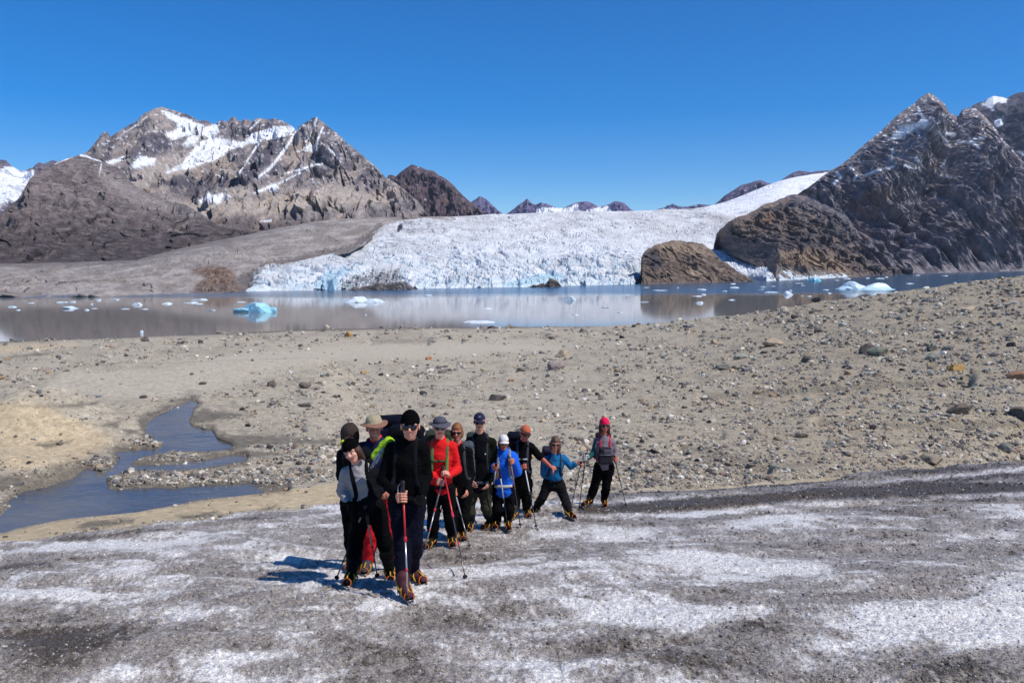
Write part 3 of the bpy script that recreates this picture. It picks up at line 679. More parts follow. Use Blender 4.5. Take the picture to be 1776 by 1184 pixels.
def ice_hit(c, r):
    """ground point on the ice under a photo pixel"""
    Y = 1.9 / (-.17 - slope(r))
    for _ in range(12):
        X = float(pt(c, r, Y)[0]); z = float(ice_z(np.array([X]), np.array([Y]))[0])
        Y = Y + .6 * ((z - CZ) / slope(r) - Y)
    return Vector((X, Y, z))

nc, nr = 1250, 640
cg = np.concatenate([np.linspace(-1100, -60, 90, endpoint=False), np.linspace(-60, 1840, nc - 180), np.linspace(1850, 2900, 90)])
ue = (cg - CW) / F / (CP + (CH - curve(EDGE, cg)) / F * SP)
eY = edge_Y(cg)
rows_u = np.linspace(0, 1, nr)
# rows are spread evenly in the picture between the bottom edge and the ice edge, plus ground nearer than that
Yb = 1.0
s_lo = -.17 - 1.9 / 3.2
s_e = -.17 - 1.9 / eY
SL = np.concatenate([np.linspace(-.17 - 1.9 / Yb, s_lo, 60, endpoint=False)[:, None] * np.ones((1, len(cg))), s_lo + (s_e - s_lo)[None, :] * rows_u[:, None]], 0)
Y = 1.9 / (-.17 - SL); X = ue[None, :] * Y
Z = ice_z(X, Y)
# the margin curls under the gravel
frac = np.concatenate([np.zeros(60), rows_u])[:, None]
mY = Y / eY[None, :]
edge_n = .050 * fbm(X / 1.0, Y / 1.4, 3, 4)
Z = Z - .55 * sstep(.955, 1.0, mY + edge_n * .5) ** 2 * (eY / 18)
c_, r_ = proj(X, Y, Z)
a, b = X * .95 + Y * .12, Y - X * .10
n1 = fbm(a / 1.9, b / 1.7, 1.0, 5); n2 = fbm(a / .42, b / .62, 6, 4); n3 = fbm(a / .10, b / .22, 8, 3); n0 = fbm(a / 6, b / 4.5, 12, 3)
h_ = ice_bumps(X, Y)
def blobs(lst):
    m = np.zeros(c_.shape)
    for (x, y, rx, ry, k) in lst:
        q = ((c_ - x) / rx) ** 2 + ((r_ - y + .05 * (c_ - x) * 0) / ry) ** 2
        m = m + k * np.exp(-q * (1 + .9 * n1 + .7 * n2))
    return m
white = blobs([(1200, 968, 90, 16, .9), (1080, 1058, 110, 26, .8), (1140, 1075, 90, 18, .5), (1380, 897, 70, 8, .9), (1250, 914, 80, 7, .7), (1540, 1075, 220, 22, .7), (1700, 1090, 120, 26, .7), (300, 1060, 90, 16, .8),
               (250, 985, 130, 12, .5), (560, 882, 60, 7, .8), (900, 1085, 60, 12, .7), (660, 1040, 70, 12, .7), (390, 1140, 60, 12, .8), (1530, 915, 60, 6, .7), (820, 990, 100, 14, .5), (950, 925, 80, 8, .5), (1180, 890, 60, 6, .4), (900, 1150, 90, 20, .5),
               (120, 945, 140, 8, .5), (60, 1030, 80, 10, .4), (1480, 1120, 90, 18, .6), (500, 1085, 80, 12, .4), (1680, 930, 90, 8, .5), (1350, 985, 80, 10, .4), (760, 920, 60, 8, .3), (230, 1165, 60, 14, .4), (1390, 1150, 90, 16, .5)])
brown = blobs([(130, 1112, 150, 30, 1.1), (60, 1150, 120, 30, .7), (1330, 1082, 60, 20, 1.0), (1195, 1035, 70, 20, 1.0), (1490, 1035, 90, 16, .8), (860, 1058, 60, 14, .7), (330, 985, 50, 8, .8), (780, 964, 110, 12, .9), (1620, 1152, 90, 26, .9), (1720, 1160, 90, 30, .8),
               (1170, 875, 180, 12, 1.0), (1500, 852, 240, 16, .8), (1700, 838, 160, 20, .8), (1300, 858, 160, 10, .6), (60, 965, 120, 8, .5), (430, 930, 90, 7, .5), (560, 1110, 110, 22, .6), (700, 1140, 90, 26, .6), (1060, 1120, 110, 22, .6), (1180, 1150, 120, 22, .6), (350, 1090, 60, 12, .5), (1050, 895, 140, 9, .6), (1440, 905, 110, 8, .4), (1640, 1010, 110, 14, .4)])
far = sstep(1020, 860, r_)
rw = ridged(a / 1.5 + .3 * n1, b / .75 + .3 * n1, 17.0, 4)  # ridge lines whitened as if sunlit; painted only, the relief does not follow
d = .44 - .30 * sstep(.42, .70, rw + .16 * n2) * sstep(1.1, .5, brown) + .64 * n1 + .50 * n2 + .40 * n3 + .30 * n0 - .9 * h_ + .40 * brown - .60 * white + .02 * far
n4 = perlin(X * 22, Y * 14, 2.2) + .6 * perlin(X * 51, Y * 30, 5.2)
d = d + .26 * n4 * sstep(-.1, .5, d)
wl = 3.0 * perlin(c_ / 45, r_ / 30, 4.0) + 1.6 * perlin(c_ / 13, r_ / 9, 7.0)
for pl_, wd_, k_ in (([(1010, 884), (1150, 880), (1280, 868), (1420, 856), (1560, 850), (1776, 846), (2300, 838)], 8, .62), ([(1050, 853), (1200, 848), (1400, 832), (1600, 816), (1776, 803), (2300, 766)], 6, .55), ([(1130, 872), (1330, 856), (1500, 842), (1776, 822), (2300, 790)], 4, .45), ([(900, 868), (1000, 862), (1150, 858)], 3, .3),
                     ([(1040, 910), (1180, 908), (1270, 894), (1340, 890)], 5, .35), ([(1480, 872), (1640, 866), (1776, 866)], 5, .35), ([(0, 950), (200, 925), (400, 902), (580, 884)], 5, .45), ([(0, 985), (240, 956), (430, 936)], 4, .3),
                     ([(1000, 872), (1200, 862), (1450, 846), (1776, 812)], 3, -.45), ([(1000, 893), (1200, 892), (1380, 876), (1776, 856)], 4, -.40), ([(560, 880), (800, 874), (1000, 868)], 4, -.35)):
    d = d + k_ * sstep(wd_ * 1.6, wd_ * .3, line_d(c_, r_ + wl, pl_))
d = d + .05 * sstep(1000, 1180, r_)
d = np.clip(d, 0, 1.25)
grime = sstep(.25, 1.0, d)
C_WH, C_GR, C_BR = np.array([.72, .695, .655]), np.array([.310, .272, .236]), np.array([.088, .069, .050])
col = mixc(mixc(C_WH, C_GR, sstep(-.05, .48, d)), C_BR, sstep(.50, 1.10, d))
# a dusting of darker streaks on the far side and mud at the margin
col = mixc(col, lin(150, 132, 108) * .7, sstep(.985, 1.0, mY + edge_n) * sstep(900, 500, c_) * .6)
n = N('dirty_ice')
vc = n.n('ShaderNodeVertexColor'); vc.layer_name = 'Col'; ob = n.obj()
g1 = n.noise(ob, 26.0, 4.0, .7); g2 = n.noise(ob, 75.0, 3.0, .7)
vo = n.n('ShaderNodeTexVoronoi'); vo.inputs['Scale'].default_value = 42.0; n.l(ob, vo.inputs['Vector'])
gr1 = n.ramp(g1, [(.34, (.55, .53, .51)), (.5, (1, 1, 1)), (.68, (1.30, 1.30, 1.30))])
gr2 = n.ramp(g2, [(.36, (.48, .45, .41)), (.5, (1, 1, 1)), (.64, (1.32, 1.32, 1.32))])
vcol = n.ramp(vo.outputs['Color'], [(0, (.72, .70, .68)), (.55, (1, 1, 1)), (1, (1.25, 1.26, 1.3))])
cx = n.mix('MULTIPLY', 1.0, vc.outputs[0], gr1); cx = n.mix('MULTIPLY', .9, cx, gr2); cx = n.mix('MULTIPLY', .35, cx, vcol)
n.col(cx); n.set(Roughness=.48); n.b.inputs['Specular IOR Level'].default_value = .35
hs_ = n.n('ShaderNodeMath'); hs_.operation = 'MULTIPLY_ADD'; hs_.inputs[1].default_value = -.8; n.l(vo.outputs['Distance'], hs_.inputs[0]); n.l(g1, hs_.inputs[2])
n.bump(g1, .014, .8)
me = mesh_np('ice', np.stack([X, Y, Z], -1).reshape(-1, 3), grid_faces(*X.shape), np.clip(col, .01, .9).reshape(-1, 3), True, [n.m])
tag(link('ice', me), kind='structure')
ICE_X, ICE_Y, ICE_Z, ICE_C, ICE_c, ICE_r, ICE_d = X, Y, Z, col, c_, r_, d
del X, Y, Z, col, d

# ================================================================== moraine plain
def zY(z, r):            # depth at which a pixel row meets height z (relative to the camera)
    return z / slope(r)
ME = EDGE
C9 = [-1400, -500, 0, 300, 600, 900, 1200, 1500, 1776, 2300, 3000]
LA_R = [1000, 940, 905, 868, 800, 800, 780, 760, 740, 712, 680]
LA_Z = [-5.2, -5.2, -5.2, -5.2, -5.5, -5.6, -5.6, -5.9, -6.1, -6.3, -6.5]
LB_R = [720, 705, 700, 700, 700, 700, 700, 680, 660, 640, 620]
LB_Z = [-5.4, -5.35, -5.35, -5.35, -6.0, -6.2, -6.0, -5.7, -5.3, -4.9, -4.6]
LC_R = [655, 645, 640, 640, 640, 640, 620, 600, 580, 560, 540]
LC_Z = [-8, -8, -8, -8, -8.2, -8.3, -7.2, -5.6, -4.6, -3.6, -2.6]
CR = [(-1400, 606), (-500, 600), (0, 592), (200, 585), (400, 577), (560, 570), (700, 568), (800, 567), (950, 566), (1050, 565), (1130, 560), (1200, 554), (1290, 545), (1350, 535), (1400, 527), (1500, 514), (1600, 499), (1700, 486), (1776, 479), (2300, 445), (3000, 420)]
CRY = [(-1400, 130), (-500, 138), (0, 147), (300, 158), (600, 178), (900, 178), (1050, 176), (1200, 150), (1350, 132), (1500, 120), (1776, 110), (2300, 100), (3000, 95)]
ncg, = (1150,)
cg = np.concatenate([np.linspace(-900, -60, 70, endpoint=False), np.linspace(-60, 1840, ncg - 140), np.linspace(1850, 2700, 70)])
def level(rows, deps):
    return np.stack(pt(cg, rows, deps), -1)
er = np.interp(cg, [a for a, b in EDGE], [b for a, b in EDGE]); ey = edge_Y(cg)
P0 = level(er, ey); 
Pm = P0.copy(); Pm[:, 1] *= .86; Pm[:, 0] *= .86; Pm[:, 2] -= .45; P0[:, 2] -= .10
la = np.interp(cg, C9, LA_R); lb = np.interp(cg, C9, LB_R); lc = np.interp(cg, C9, LC_R)
PA = level(la, zY(np.interp(cg, C9, LA_Z), la)); PB = level(lb, zY(np.interp(cg, C9, LB_Z), lb)); PC = level(lc, zY(np.interp(cg, C9, LC_Z), lc))
cr = curve(CR, cg); PD = level(cr, curve(CRY, cg))
PE = PD.copy(); PE[:, 1] += 35 + np.maximum(PD[:, 2], 0) * 5; PE[:, 0] *= PE[:, 1] / PD[:, 1]; PE[:, 2] = -3.0
PF = PE.copy(); PF[:, 1] += 60; PF[:, 0] *= PF[:, 1] / PE[:, 1]; PF[:, 2] = -6.0
LV = [Pm, P0, PA, PB, PC, PD, PE, PF]; NT = [10, 130, 190, 120, 130, 30, 4]
rows_ = []; tt_ = []
for k in range(len(LV) - 1):
    for t in np.linspace(0, 1, NT[k], endpoint=(k == len(LV) - 2)):
        rows_.append(LV[k] * (1 - t) + LV[k + 1] * t); tt_.append(k + t)
G = np.array(rows_); GTt = np.array(tt_)[:, None] * np.ones((1, len(cg)))
# soften the breaks of slope
for _ in range(10):
    G[2:-1, :, 2] = .25 * G[1:-2, :, 2] + .5 * G[2:-1, :, 2] + .25 * G[3:, :, 2]
X, Y = G[..., 0], G[..., 1]
c0_, r0_ = proj(X, Y, G[..., 2])
nA = fbm(X / 9, Y / 9, 1, 5); nB = fbm(X / 2.2, Y / 2.2, 2, 4); nC = fbm(X / 30, Y / 22, 5, 4)
sc = sstep(14, 60, Y)
amp = (.05 + .30 * sc) * sstep(1.0, 1.5, GTt) * sstep(6.0, 5.6, GTt)
right = sstep(900, 1500, c0_)
amp_s = amp * (.35 + .65 * right)
G[..., 2] += nA * amp_s * 1.3 + nB * amp_s * .35 + ridged(X / 16, Y / 5, 4, 4) * .30 * sc * right * sstep(5.2, 4.9, GTt)
# terraces cut by old melt channels
ter = lambda line, wd, dep: -dep * np.exp(-((line_d(c0_, r0_, line) + 2 * nB) / wd) ** 2)
TK = 1.8
G[..., 2] += TK * ter([(1220, 690), (1400, 677), (1600, 664), (1680, 655)], 9, .30) + TK * ter([(1420, 735), (1560, 738), (1776, 735)], 8, .25) + ter([(640, 590), (740, 592)], 5, .5) + TK * ter([(1180, 775), (1330, 810)], 7, .18) + ter([(1000, 760), (1250, 752)], 7, .15)
# sand hill beside the stream
def bump(cx, rx_, Yc, sx_, sy_, hgt):
    Xc = float(pt(cx, rx_, Yc)[0])
    return hgt * np.exp(-((X - Xc) / sx_) ** 2 - ((Y - Yc) / sy_) ** 2)
G[..., 2] += (bump(75, 706, 25.5, 2.0, 1.9, 1.15) + bump(-70, 720, 25, 2.2, 2.2, .55) + bump(10, 800, 20.6, 1.6, 1.0, .45) + bump(170, 750, 27, 1.8, 1.3, .22) + bump(-120, 800, 21.5, 2.2, 1.2, .4)) * (1 + .3 * nB)
z5 = lambda L_: [(x / 2.96, 550 + y / 2.96) for x, y in L_]
ST1 = z5([(-900, 1190), (-300, 1130), (0, 1075), (300, 1005), (700, 962), (1000, 912), (1250, 882), (1470, 862), (1200, 870), (800, 868), (560, 868), (535, 830), (545, 795), (500, 780), (440, 772), (370, 815), (290, 845), (200, 868), (130, 880), (60, 930), (0, 1000), (-400, 1040), (-900, 1060)])
ST2 = z5([(520, 800), (560, 770), (600, 735), (600, 700), (680, 690), (800, 680), (840, 655), (800, 625), (760, 600), (740, 575), (770, 535), (840, 505), (900, 480), (980, 460), (1000, 462), (980, 500), (960, 535), (970, 565), (1000, 590), (1080, 605), (1100, 640), (1180, 680), (1050, 685), (900, 672), (800, 690), (720, 715), (680, 745), (900, 752), (1200, 738), (1260, 745), (1050, 765), (800, 768), (640, 775), (570, 800)])
stream = np.maximum(poly_sd(c0_, r0_, ST1), poly_sd(c0_, r0_, ST2)) + 2.5
carve = sstep(-9, 6, stream + 7 * nB)
WZ = CZ - 5.30
G[..., 2] = np.where(carve > 0, G[..., 2] * (1 - carve) + carve * np.minimum(G[..., 2], WZ - .045 + .11 * fbm(X / 1.6, Y / 1.1, 8, 4) - .10 * sstep(4, 22, stream)), G[..., 2])
lowm = sstep(30, -2, -stream) * 0
# keep the land round the stream just above the water, except in the channel
near_st = (GTt > 1.2) & (GTt < 3.4); wst = sstep(660, 540, c0_)
G[..., 2] = np.where(near_st & (carve < .5), G[..., 2] * (1 - wst) + wst * np.maximum(G[..., 2], WZ + .04 + .05 * np.abs(nB)), G[..., 2])
Z = G[..., 2]
c_, r_ = proj(X, Y, Z)
m1 = fbm(c_ / 60, r_ / 14, 1, 4); m2 = fbm(c_ / 18, r_ / 6, 4, 4); m3 = fbm(c_ / 4, r_ / 2.2, 9, 3)
SAND, GRAV, DARKG, TAN, MUD = lin(181, 169, 147), lin(169, 157, 137), lin(126, 120, 110), lin(206, 182, 142), lin(98, 92, 82)
col = mixc(SAND, GRAV, sstep(-.2, .3, m1 + .4 * m2))
col = mixc(col, lin(156, 142, 118), right * .6)
col = mixc(col, DARKG, sstep(.10, .45, m2 + .5 * m3 + .15 * right) * .5)
tan_ = sstep(-6, 8, poly_sd(c_, r_, z5([(-800, 440), (60, 425), (220, 440), (360, 510), (520, 580), (620, 630), (500, 680), (380, 760), (200, 780), (-800, 780)])) + 14 * m2 + 8 * m1) * .75
tan_ = np.maximum(tan_, sstep(0, 6, poly_sd(c_, r_, z5([(-900, 1230), (0, 1100), (400, 1020), (900, 955), (1300, 895), (1750, 840), (2100, 870), (2000, 930), (1750, 960), (1000, 1030), (300, 1130), (-900, 1330)])) + 6 * m2) * .9)
tan_ = np.maximum(tan_, sstep(0, 6, poly_sd(c_, r_, [(-200, 588), (0, 594), (130, 592), (160, 600), (60, 612), (0, 616), (-200, 640)]) + 4 * m2) * .6)
col = mixc(col, TAN, np.clip(tan_, 0, 1) * .75)
sm = sstep(-8, 10, poly_sd(c_, r_, [(120, 640), (260, 640), (420, 612), (620, 594), (900, 592), (1050, 600), (760, 622), (560, 630), (470, 650), (330, 690), (200, 690), (60, 680)]) + 8 * m2)
col = mixc(col, lin(190, 178, 157), sm * .85)
mud = np.maximum.reduce([sstep(-3, 4, poly_sd(c_, r_, z5(p)) + 5 * m2) for p in (
    [(985, 520), (1040, 460), (1100, 480), (1310, 500), (1200, 520), (1100, 530), (1010, 545)], [(1100, 610), (1300, 600), (1500, 610), (1740, 630), (1700, 650), (1300, 660), (1180, 690), (1110, 650)],
    [(1090, 700), (1300, 685), (1500, 700), (1400, 720), (1150, 720)], [(-200, 810), (90, 815), (140, 855), (0, 890), (-200, 900)], [(180, 650), (380, 630), (300, 660), (230, 675)], [(480, 555), (620, 530), (600, 570)], [(590, 570), (700, 580), (760, 610), (680, 600)],
    [(0, 205), (150, 185), (330, 180), (200, 195), (20, 212)], [(130, 455), (500, 435), (520, 445), (300, 465)], [(360, 1085), (460, 1045), (700, 1030), (680, 1055), (420, 1090)], [(900, 1020), (1110, 995), (1140, 1015), (950, 1035)], [(1240, 1000), (1420, 965), (1400, 985)])])
mud = np.maximum(mud, sstep(8, 0, line_d(c_, r_, [(1220, 690), (1400, 677), (1600, 664), (1680, 655)]) - 2 + 4 * m2) * .6)
mud = np.maximum(mud, sstep(7, 0, line_d(c_, r_, [(1420, 733), (1560, 738), (1776, 735)]) - 1 + 4 * m2) * .55)
mud = np.maximum(mud, sstep(6, 0, line_d(c_, r_, [(1180, 775), (1250, 785), (1330, 812), (1420, 802)]) - 1 + 4 * m2) * .5)
mud = np.maximum(mud, sstep(6, 0, line_d(c_, r_, [(650, 592), (750, 592)]) - 1 + 4 * m2) * .5)
col = mixc(col, MUD, np.clip(mud, 0, 1) * .75)
col = mixc(col, lin(92, 84, 74), sstep(-15, -2, stream + 6 * m2) * .75)
col = mixc(col, lin(84, 78, 72), sstep(1.1, .25, Z + .3 * m2) * (GTt > 4) * .8)      # wet shore
n = attr_mat('moraine_sand', 9.0, .80, 1.20, .03, 24.0)
vo = n.n('ShaderNodeTexVoronoi'); vo.inputs['Scale'].default_value = 7.0; vo.inputs['Randomness'].default_value = 1.0
n.l(n.obj(), vo.inputs['Vector'])
vr = n.ramp(vo.outputs['Color'], [(0, (.72, .71, .70)), (.5, (1, 1, 1)), (1, (1.28, 1.27, 1.25))])
old = n.b.inputs['Base Color'].links[0].from_socket
n.col(n.mix('MULTIPLY', .75, old, vr))
me = mesh_np('ground', G.reshape(-1, 3), grid_faces(*G.shape[:2]), np.clip(col, .01, .9).reshape(-1, 3), True, [n.m])
tag(link('ground', me), kind='structure')
# ------------------------------------------------------------------ stream
n = N('stream_water'); geo = n.n('ShaderNodeNewGeometry')
rp = n.noise(n.mapping(geo.outputs['Position'], (1.0, 1.6, 1.0)), 1.6, 4.0, .6)
n.bump(rp, .06, .5); n.set(Roughness=.16); n.b.inputs['IOR'].default_value = 1.33
n.col(n.ramp(n.noise(geo.outputs['Position'], .5, 4.0), [(.35, tuple(lin(80, 83, 88))), (.65, tuple(lin(108, 103, 96)))]))
us = np.linspace(-1.0, (500 - CW) / F, 30); ys = np.linspace(14, 34.5, 30)
V = np.stack(np.broadcast_arrays(us[None, :] * ys[:, None], ys[:, None], np.full((1, 1), WZ)), -1)
me = mesh_np('stream_water', V.reshape(-1, 3), grid_faces(30, 30), None, True, [n.m])
tag(link('stream_water', me), kind='structure')

# ================================================================== stones
GX, GY, GZ = X, Y, Z
from bisect import bisect
i_lo = int(np.searchsorted(GTt[:, 0], 1.02)); i_hi = int(np.searchsorted(GTt[:, 0], 5.12))
def ico(sub):
    bm = bmesh.new(); bmesh.ops.create_icosphere(bm, subdivisions=sub, radius=1.0)
    bm.verts.ensure_lookup_table()
    v = np.array([x.co[:] for x in bm.verts]); f = np.array([[q.index for q in p.verts] for p in bm.faces]); bm.free(); return v, f
import bmesh
ICO1, ICO2, ICO3 = ico(1), ico(2), ico(3)
def ground_at(c, r):
    """ground point seen at a pixel (nearest grid vertex, then the local slope)"""
    q = (c_[i_lo:i_hi] - c) ** 2 + ((r_[i_lo:i_hi] - r) * 1.5) ** 2
    k = int(np.argmin(q)); i, j = divmod(k, c_.shape[1]); i += i_lo
    return Vector((GX[i, j], GY[i, j], GZ[i, j]))
# picture-space density: cells of the grid weighted by their projected size
cw_ = np.abs(np.gradient(c_, axis=1)); rw_ = np.maximum(-np.gradient(r_, axis=0), 0)
visible = (np.minimum.accumulate(r_, axis=0) >= r_ - .05)
dens = cw_ * np.clip(rw_, 0, 4) * visible
cl = fbm(c_ / 55, r_ / 12, 21, 4); cl2 = fbm(c_ / 16, r_ / 5, 23, 4)
gravel = np.clip(.42 + 2.3 * cl + 1.3 * cl2 + .42 * right, .04, 1.9) * (1 - .93 * sm) * (1 - .93 * np.clip(tan_, 0, 1)) * (1 - .7 * np.clip(mud, 0, 1)) * np.where(stream < -3.5, 1, np.where(stream < 4.0, .55, 0.0))
bars = np.maximum.reduce([sstep(-3, 3, poly_sd(c_, r_, z5(p)) + 3 * m2) for p in (
    [(540, 820), (650, 775), (900, 790), (1400, 770), (1780, 790), (1780, 830), (1450, 855), (900, 865), (600, 862)], [(690, 735), (900, 685), (1100, 740), (900, 748)], [(430, 745), (520, 715), (600, 720), (580, 770), (480, 790)], [(1280, 665), (1780, 650), (1780, 770), (1350, 745), (1500, 710)],
    [(640, 640), (760, 605), (840, 650), (760, 670)])])
peb = sstep(-10, 14, poly_sd(c_, r_, [(980, 850), (1000, 770), (1040, 730), (1130, 800), (1260, 790), (1330, 832), (1100, 850)]) + 14 * m2)
gravel = np.maximum(gravel, np.maximum(bars * 1.5, peb * 1.5) * (stream < 2.0))
gravel *= 1 - .6 * ((c_ < 420) & (r_ > 690) & (r_ < 800)) * (bars < .5)
dens = dens * gravel
dens[:i_lo] = 0; dens[i_hi:] = 0; dens[(c_ < -140) | (c_ > 1920)] = 0
cum = np.cumsum(dens.ravel()); 
TONES = np.array([lin(*t) for t in ((176, 166, 150), (150, 142, 130), (128, 120, 112), (196, 186, 168), (104, 98, 92), (150, 132, 110), (136, 138, 128), (112, 112, 110), (168, 146, 118), (90, 84, 80), (206, 200, 188), (142, 122, 108))])
TW = np.array([3, 3, 3, 2, 2.4, 1.4, 1.2, 1.4, .8, 1.2, .8, 1.0]); TW /= TW.sum()
def sample(nn):
    k = np.searchsorted(cum, RNG.random(nn) * cum[-1]); i, j = np.divmod(k, c_.shape[1])
    i2 = np.clip(i + 1, 0, c_.shape[0] - 1); j2 = np.clip(j + 1, 0, c_.shape[1] - 1)
    a = RNG.random(nn); b = RNG.random(nn)
    P = np.stack([A[i, j] * (1 - a) * (1 - b) + A[i2, j] * a * (1 - b) + A[i, j2] * (1 - a) * b + A[i2, j2] * a * b for A in (GX, GY, GZ)], -1)
    return P, i, j
def stone_mesh(base, P, R, colr, seed):
    """many small stones joined: base ico displaced per stone"""
    v, f = base; nv = len(v); nn = len(P)
    g = np.random.default_rng(seed)
    rad = 1 + g.normal(0, .16, (nn, nv, 1))
    Vv = v[None] * rad * R[:, None, None]
    ax = np.stack([g.uniform(.75, 1.45, nn), g.uniform(.75, 1.3, nn), g.uniform(.5, .95, nn)], -1)
    Vv = Vv * ax[:, None, :]
    tl = g.normal(0, .3, nn); cT, sT = np.cos(tl)[:, None], np.sin(tl)[:, None]
    x, z = Vv[..., 0].copy(), Vv[..., 2].copy(); Vv[..., 0] = x * cT - z * sT; Vv[..., 2] = x * sT + z * cT
    an = g.uniform(0, 2 * PI, nn); cA, sA = np.cos(an)[:, None], np.sin(an)[:, None]
    x, y = Vv[..., 0].copy(), Vv[..., 1].copy(); Vv[..., 0] = x * cA - y * sA; Vv[..., 1] = x * sA + y * cA
    Vv = Vv + (P + np.stack([0 * R, 0 * R, R * ax[:, 2] * .35], -1))[:, None, :]
    Fv = (f[None] + (np.arange(nn) * nv)[:, None, None]).reshape(-1, 3)
    Cv = np.repeat(colr[:, None, :], nv, 1)
    return Vv.reshape(-1, 3), Fv, Cv.reshape(-1, 3)
STONE_M = attr_mat('stone', 14.0, .78, 1.22, .02, 30.0).m
NS = 52000
P, i, j = sample(NS)
pxr = .72 + .95 * RNG.pareto(2.5, NS); pxr = np.clip(pxr, .7, 4.6)
big = gravel[i, j]
pxr = pxr * (.8 + .25 * np.clip(big, 0, 1.5)) * np.where((r_[i, j] > 760), 1.15, 1.0)
R = pxr * P[:, 1] / F
cs = TONES[RNG.choice(len(TONES), NS, p=TW)] * RNG.uniform(.7, 1.3, (NS, 1)) * 1.12
Vs, Fs, Cs = stone_mesh(ICO1, P, R, cs, 5)
me = mesh_np('gravel', Vs, Fs, np.clip(Cs, .01, .9), False, [STONE_M])
tag(link('gravel', me), label='loose grey and brown gravel strewn over the moraine plain', cat='gravel', kind='stuff')

# crumbs of ice and grit that make up the crust of the near glacier
NI = 44000
ok = (ICE_r < 1215) & (ICE_r > 795) & (ICE_c > -80) & (ICE_c < 1860) & (ICE_Y > 3.4)
wgt_ = (np.abs(np.gradient(ICE_c, axis=1)) * np.clip(-np.gradient(ICE_r, axis=0), 0, 3) * ok * (.25 + np.clip(ICE_d, 0, 1))).ravel()
cumi = np.cumsum(wgt_); ki = np.searchsorted(cumi, RNG.random(NI) * cumi[-1])
PI_ = np.stack([ICE_X.ravel()[ki] + RNG.normal(0, .012, NI), ICE_Y.ravel()[ki] + RNG.normal(0, .012, NI), ICE_Z.ravel()[ki]], -1)
PI_[:, 2] = ice_z(PI_[:, 0], PI_[:, 1])
RI = np.clip(RNG.lognormal(math.log(.0062), .45, NI), .003, .020) * np.clip(PI_[:, 1] / 7.0, .75, 3.0)
CI = ICE_C.reshape(-1, 3)[ki]; u_ = RNG.random(NI)[:, None]
CI = np.where(u_ < .34, CI * RNG.uniform(.5, .9, (NI, 1)), np.where(u_ < .90, CI * RNG.uniform(.75, 1.1, (NI, 1)), CI * .4 + np.array([.36, .35, .34])))
Vs, Fs, Cs = stone_mesh(ICO1, PI_ - np.stack([0 * RI, 0 * RI, RI * .25], -1), RI, CI, 15)
cr_m = attr_mat('ice_crumb', 60.0, .85, 1.15, .0, rough=.55, spec=.4).m
me = mesh_np('ice_crust', Vs, Fs, np.clip(Cs, .02, .85), False, [cr_m])
tag(link('ice_crust', me), label='granular crust of ice crumbs and grit on the near glacier', cat='ice crust', kind='stuff')

def boulder_mesh(name, seed, R, ax, tone, rough=.22, flat=0.0):
    v, f = ICO3
    v = v.copy()
    g = np.random.default_rng(seed)
    # facet the ball with random cutting planes, then roughen it
    for _ in range(13):
        d_ = g.normal(size=3); d_ /= np.linalg.norm(d_); k = g.uniform(.48, .82)
        ex = v @ d_ - k; v -= np.clip(ex, 0, None)[:, None] * d_ * .97
    o = g.uniform(0, 90)
    v *= (1 + rough * fbm(v[:, 0] * 1.3 + o, v[:, 1] * 1.3, v[:, 2] * 1.3, 4))[:, None]
    v = v * np.asarray(ax) * R
    nzv = fbm(v[:, 0] / R * 2 + o, v[:, 1] / R * 2, v[:, 2] / R * 2, 4)
    cols = np.asarray(tone)[None] * (1 + .5 * nzv[:, None])
    return mesh_np(name, v, f, np.clip(cols, .01, .9), False, [STONE_M])
def put_boulder(name, c, r, wpx, hpx, tone, seed, label, group=None, at=None, cat='boulder'):
    p = at if at is not None else ground_at(c, r)
    R = wpx / 2 * p.y / F
    hz = hpx / 2 * p.y / F
    me = boulder_mesh(name, seed, R, (1.25, .95, hz / R * 1.25), lin(*tone) * .72 + lin(150, 140, 126) * .28)
    o = link(name, me, None, (p.x, p.y, p.z + hz * .45))
    o.rotation_euler[2] = (seed * .37) % .6 - .3
    return tag(o, label, cat, group)
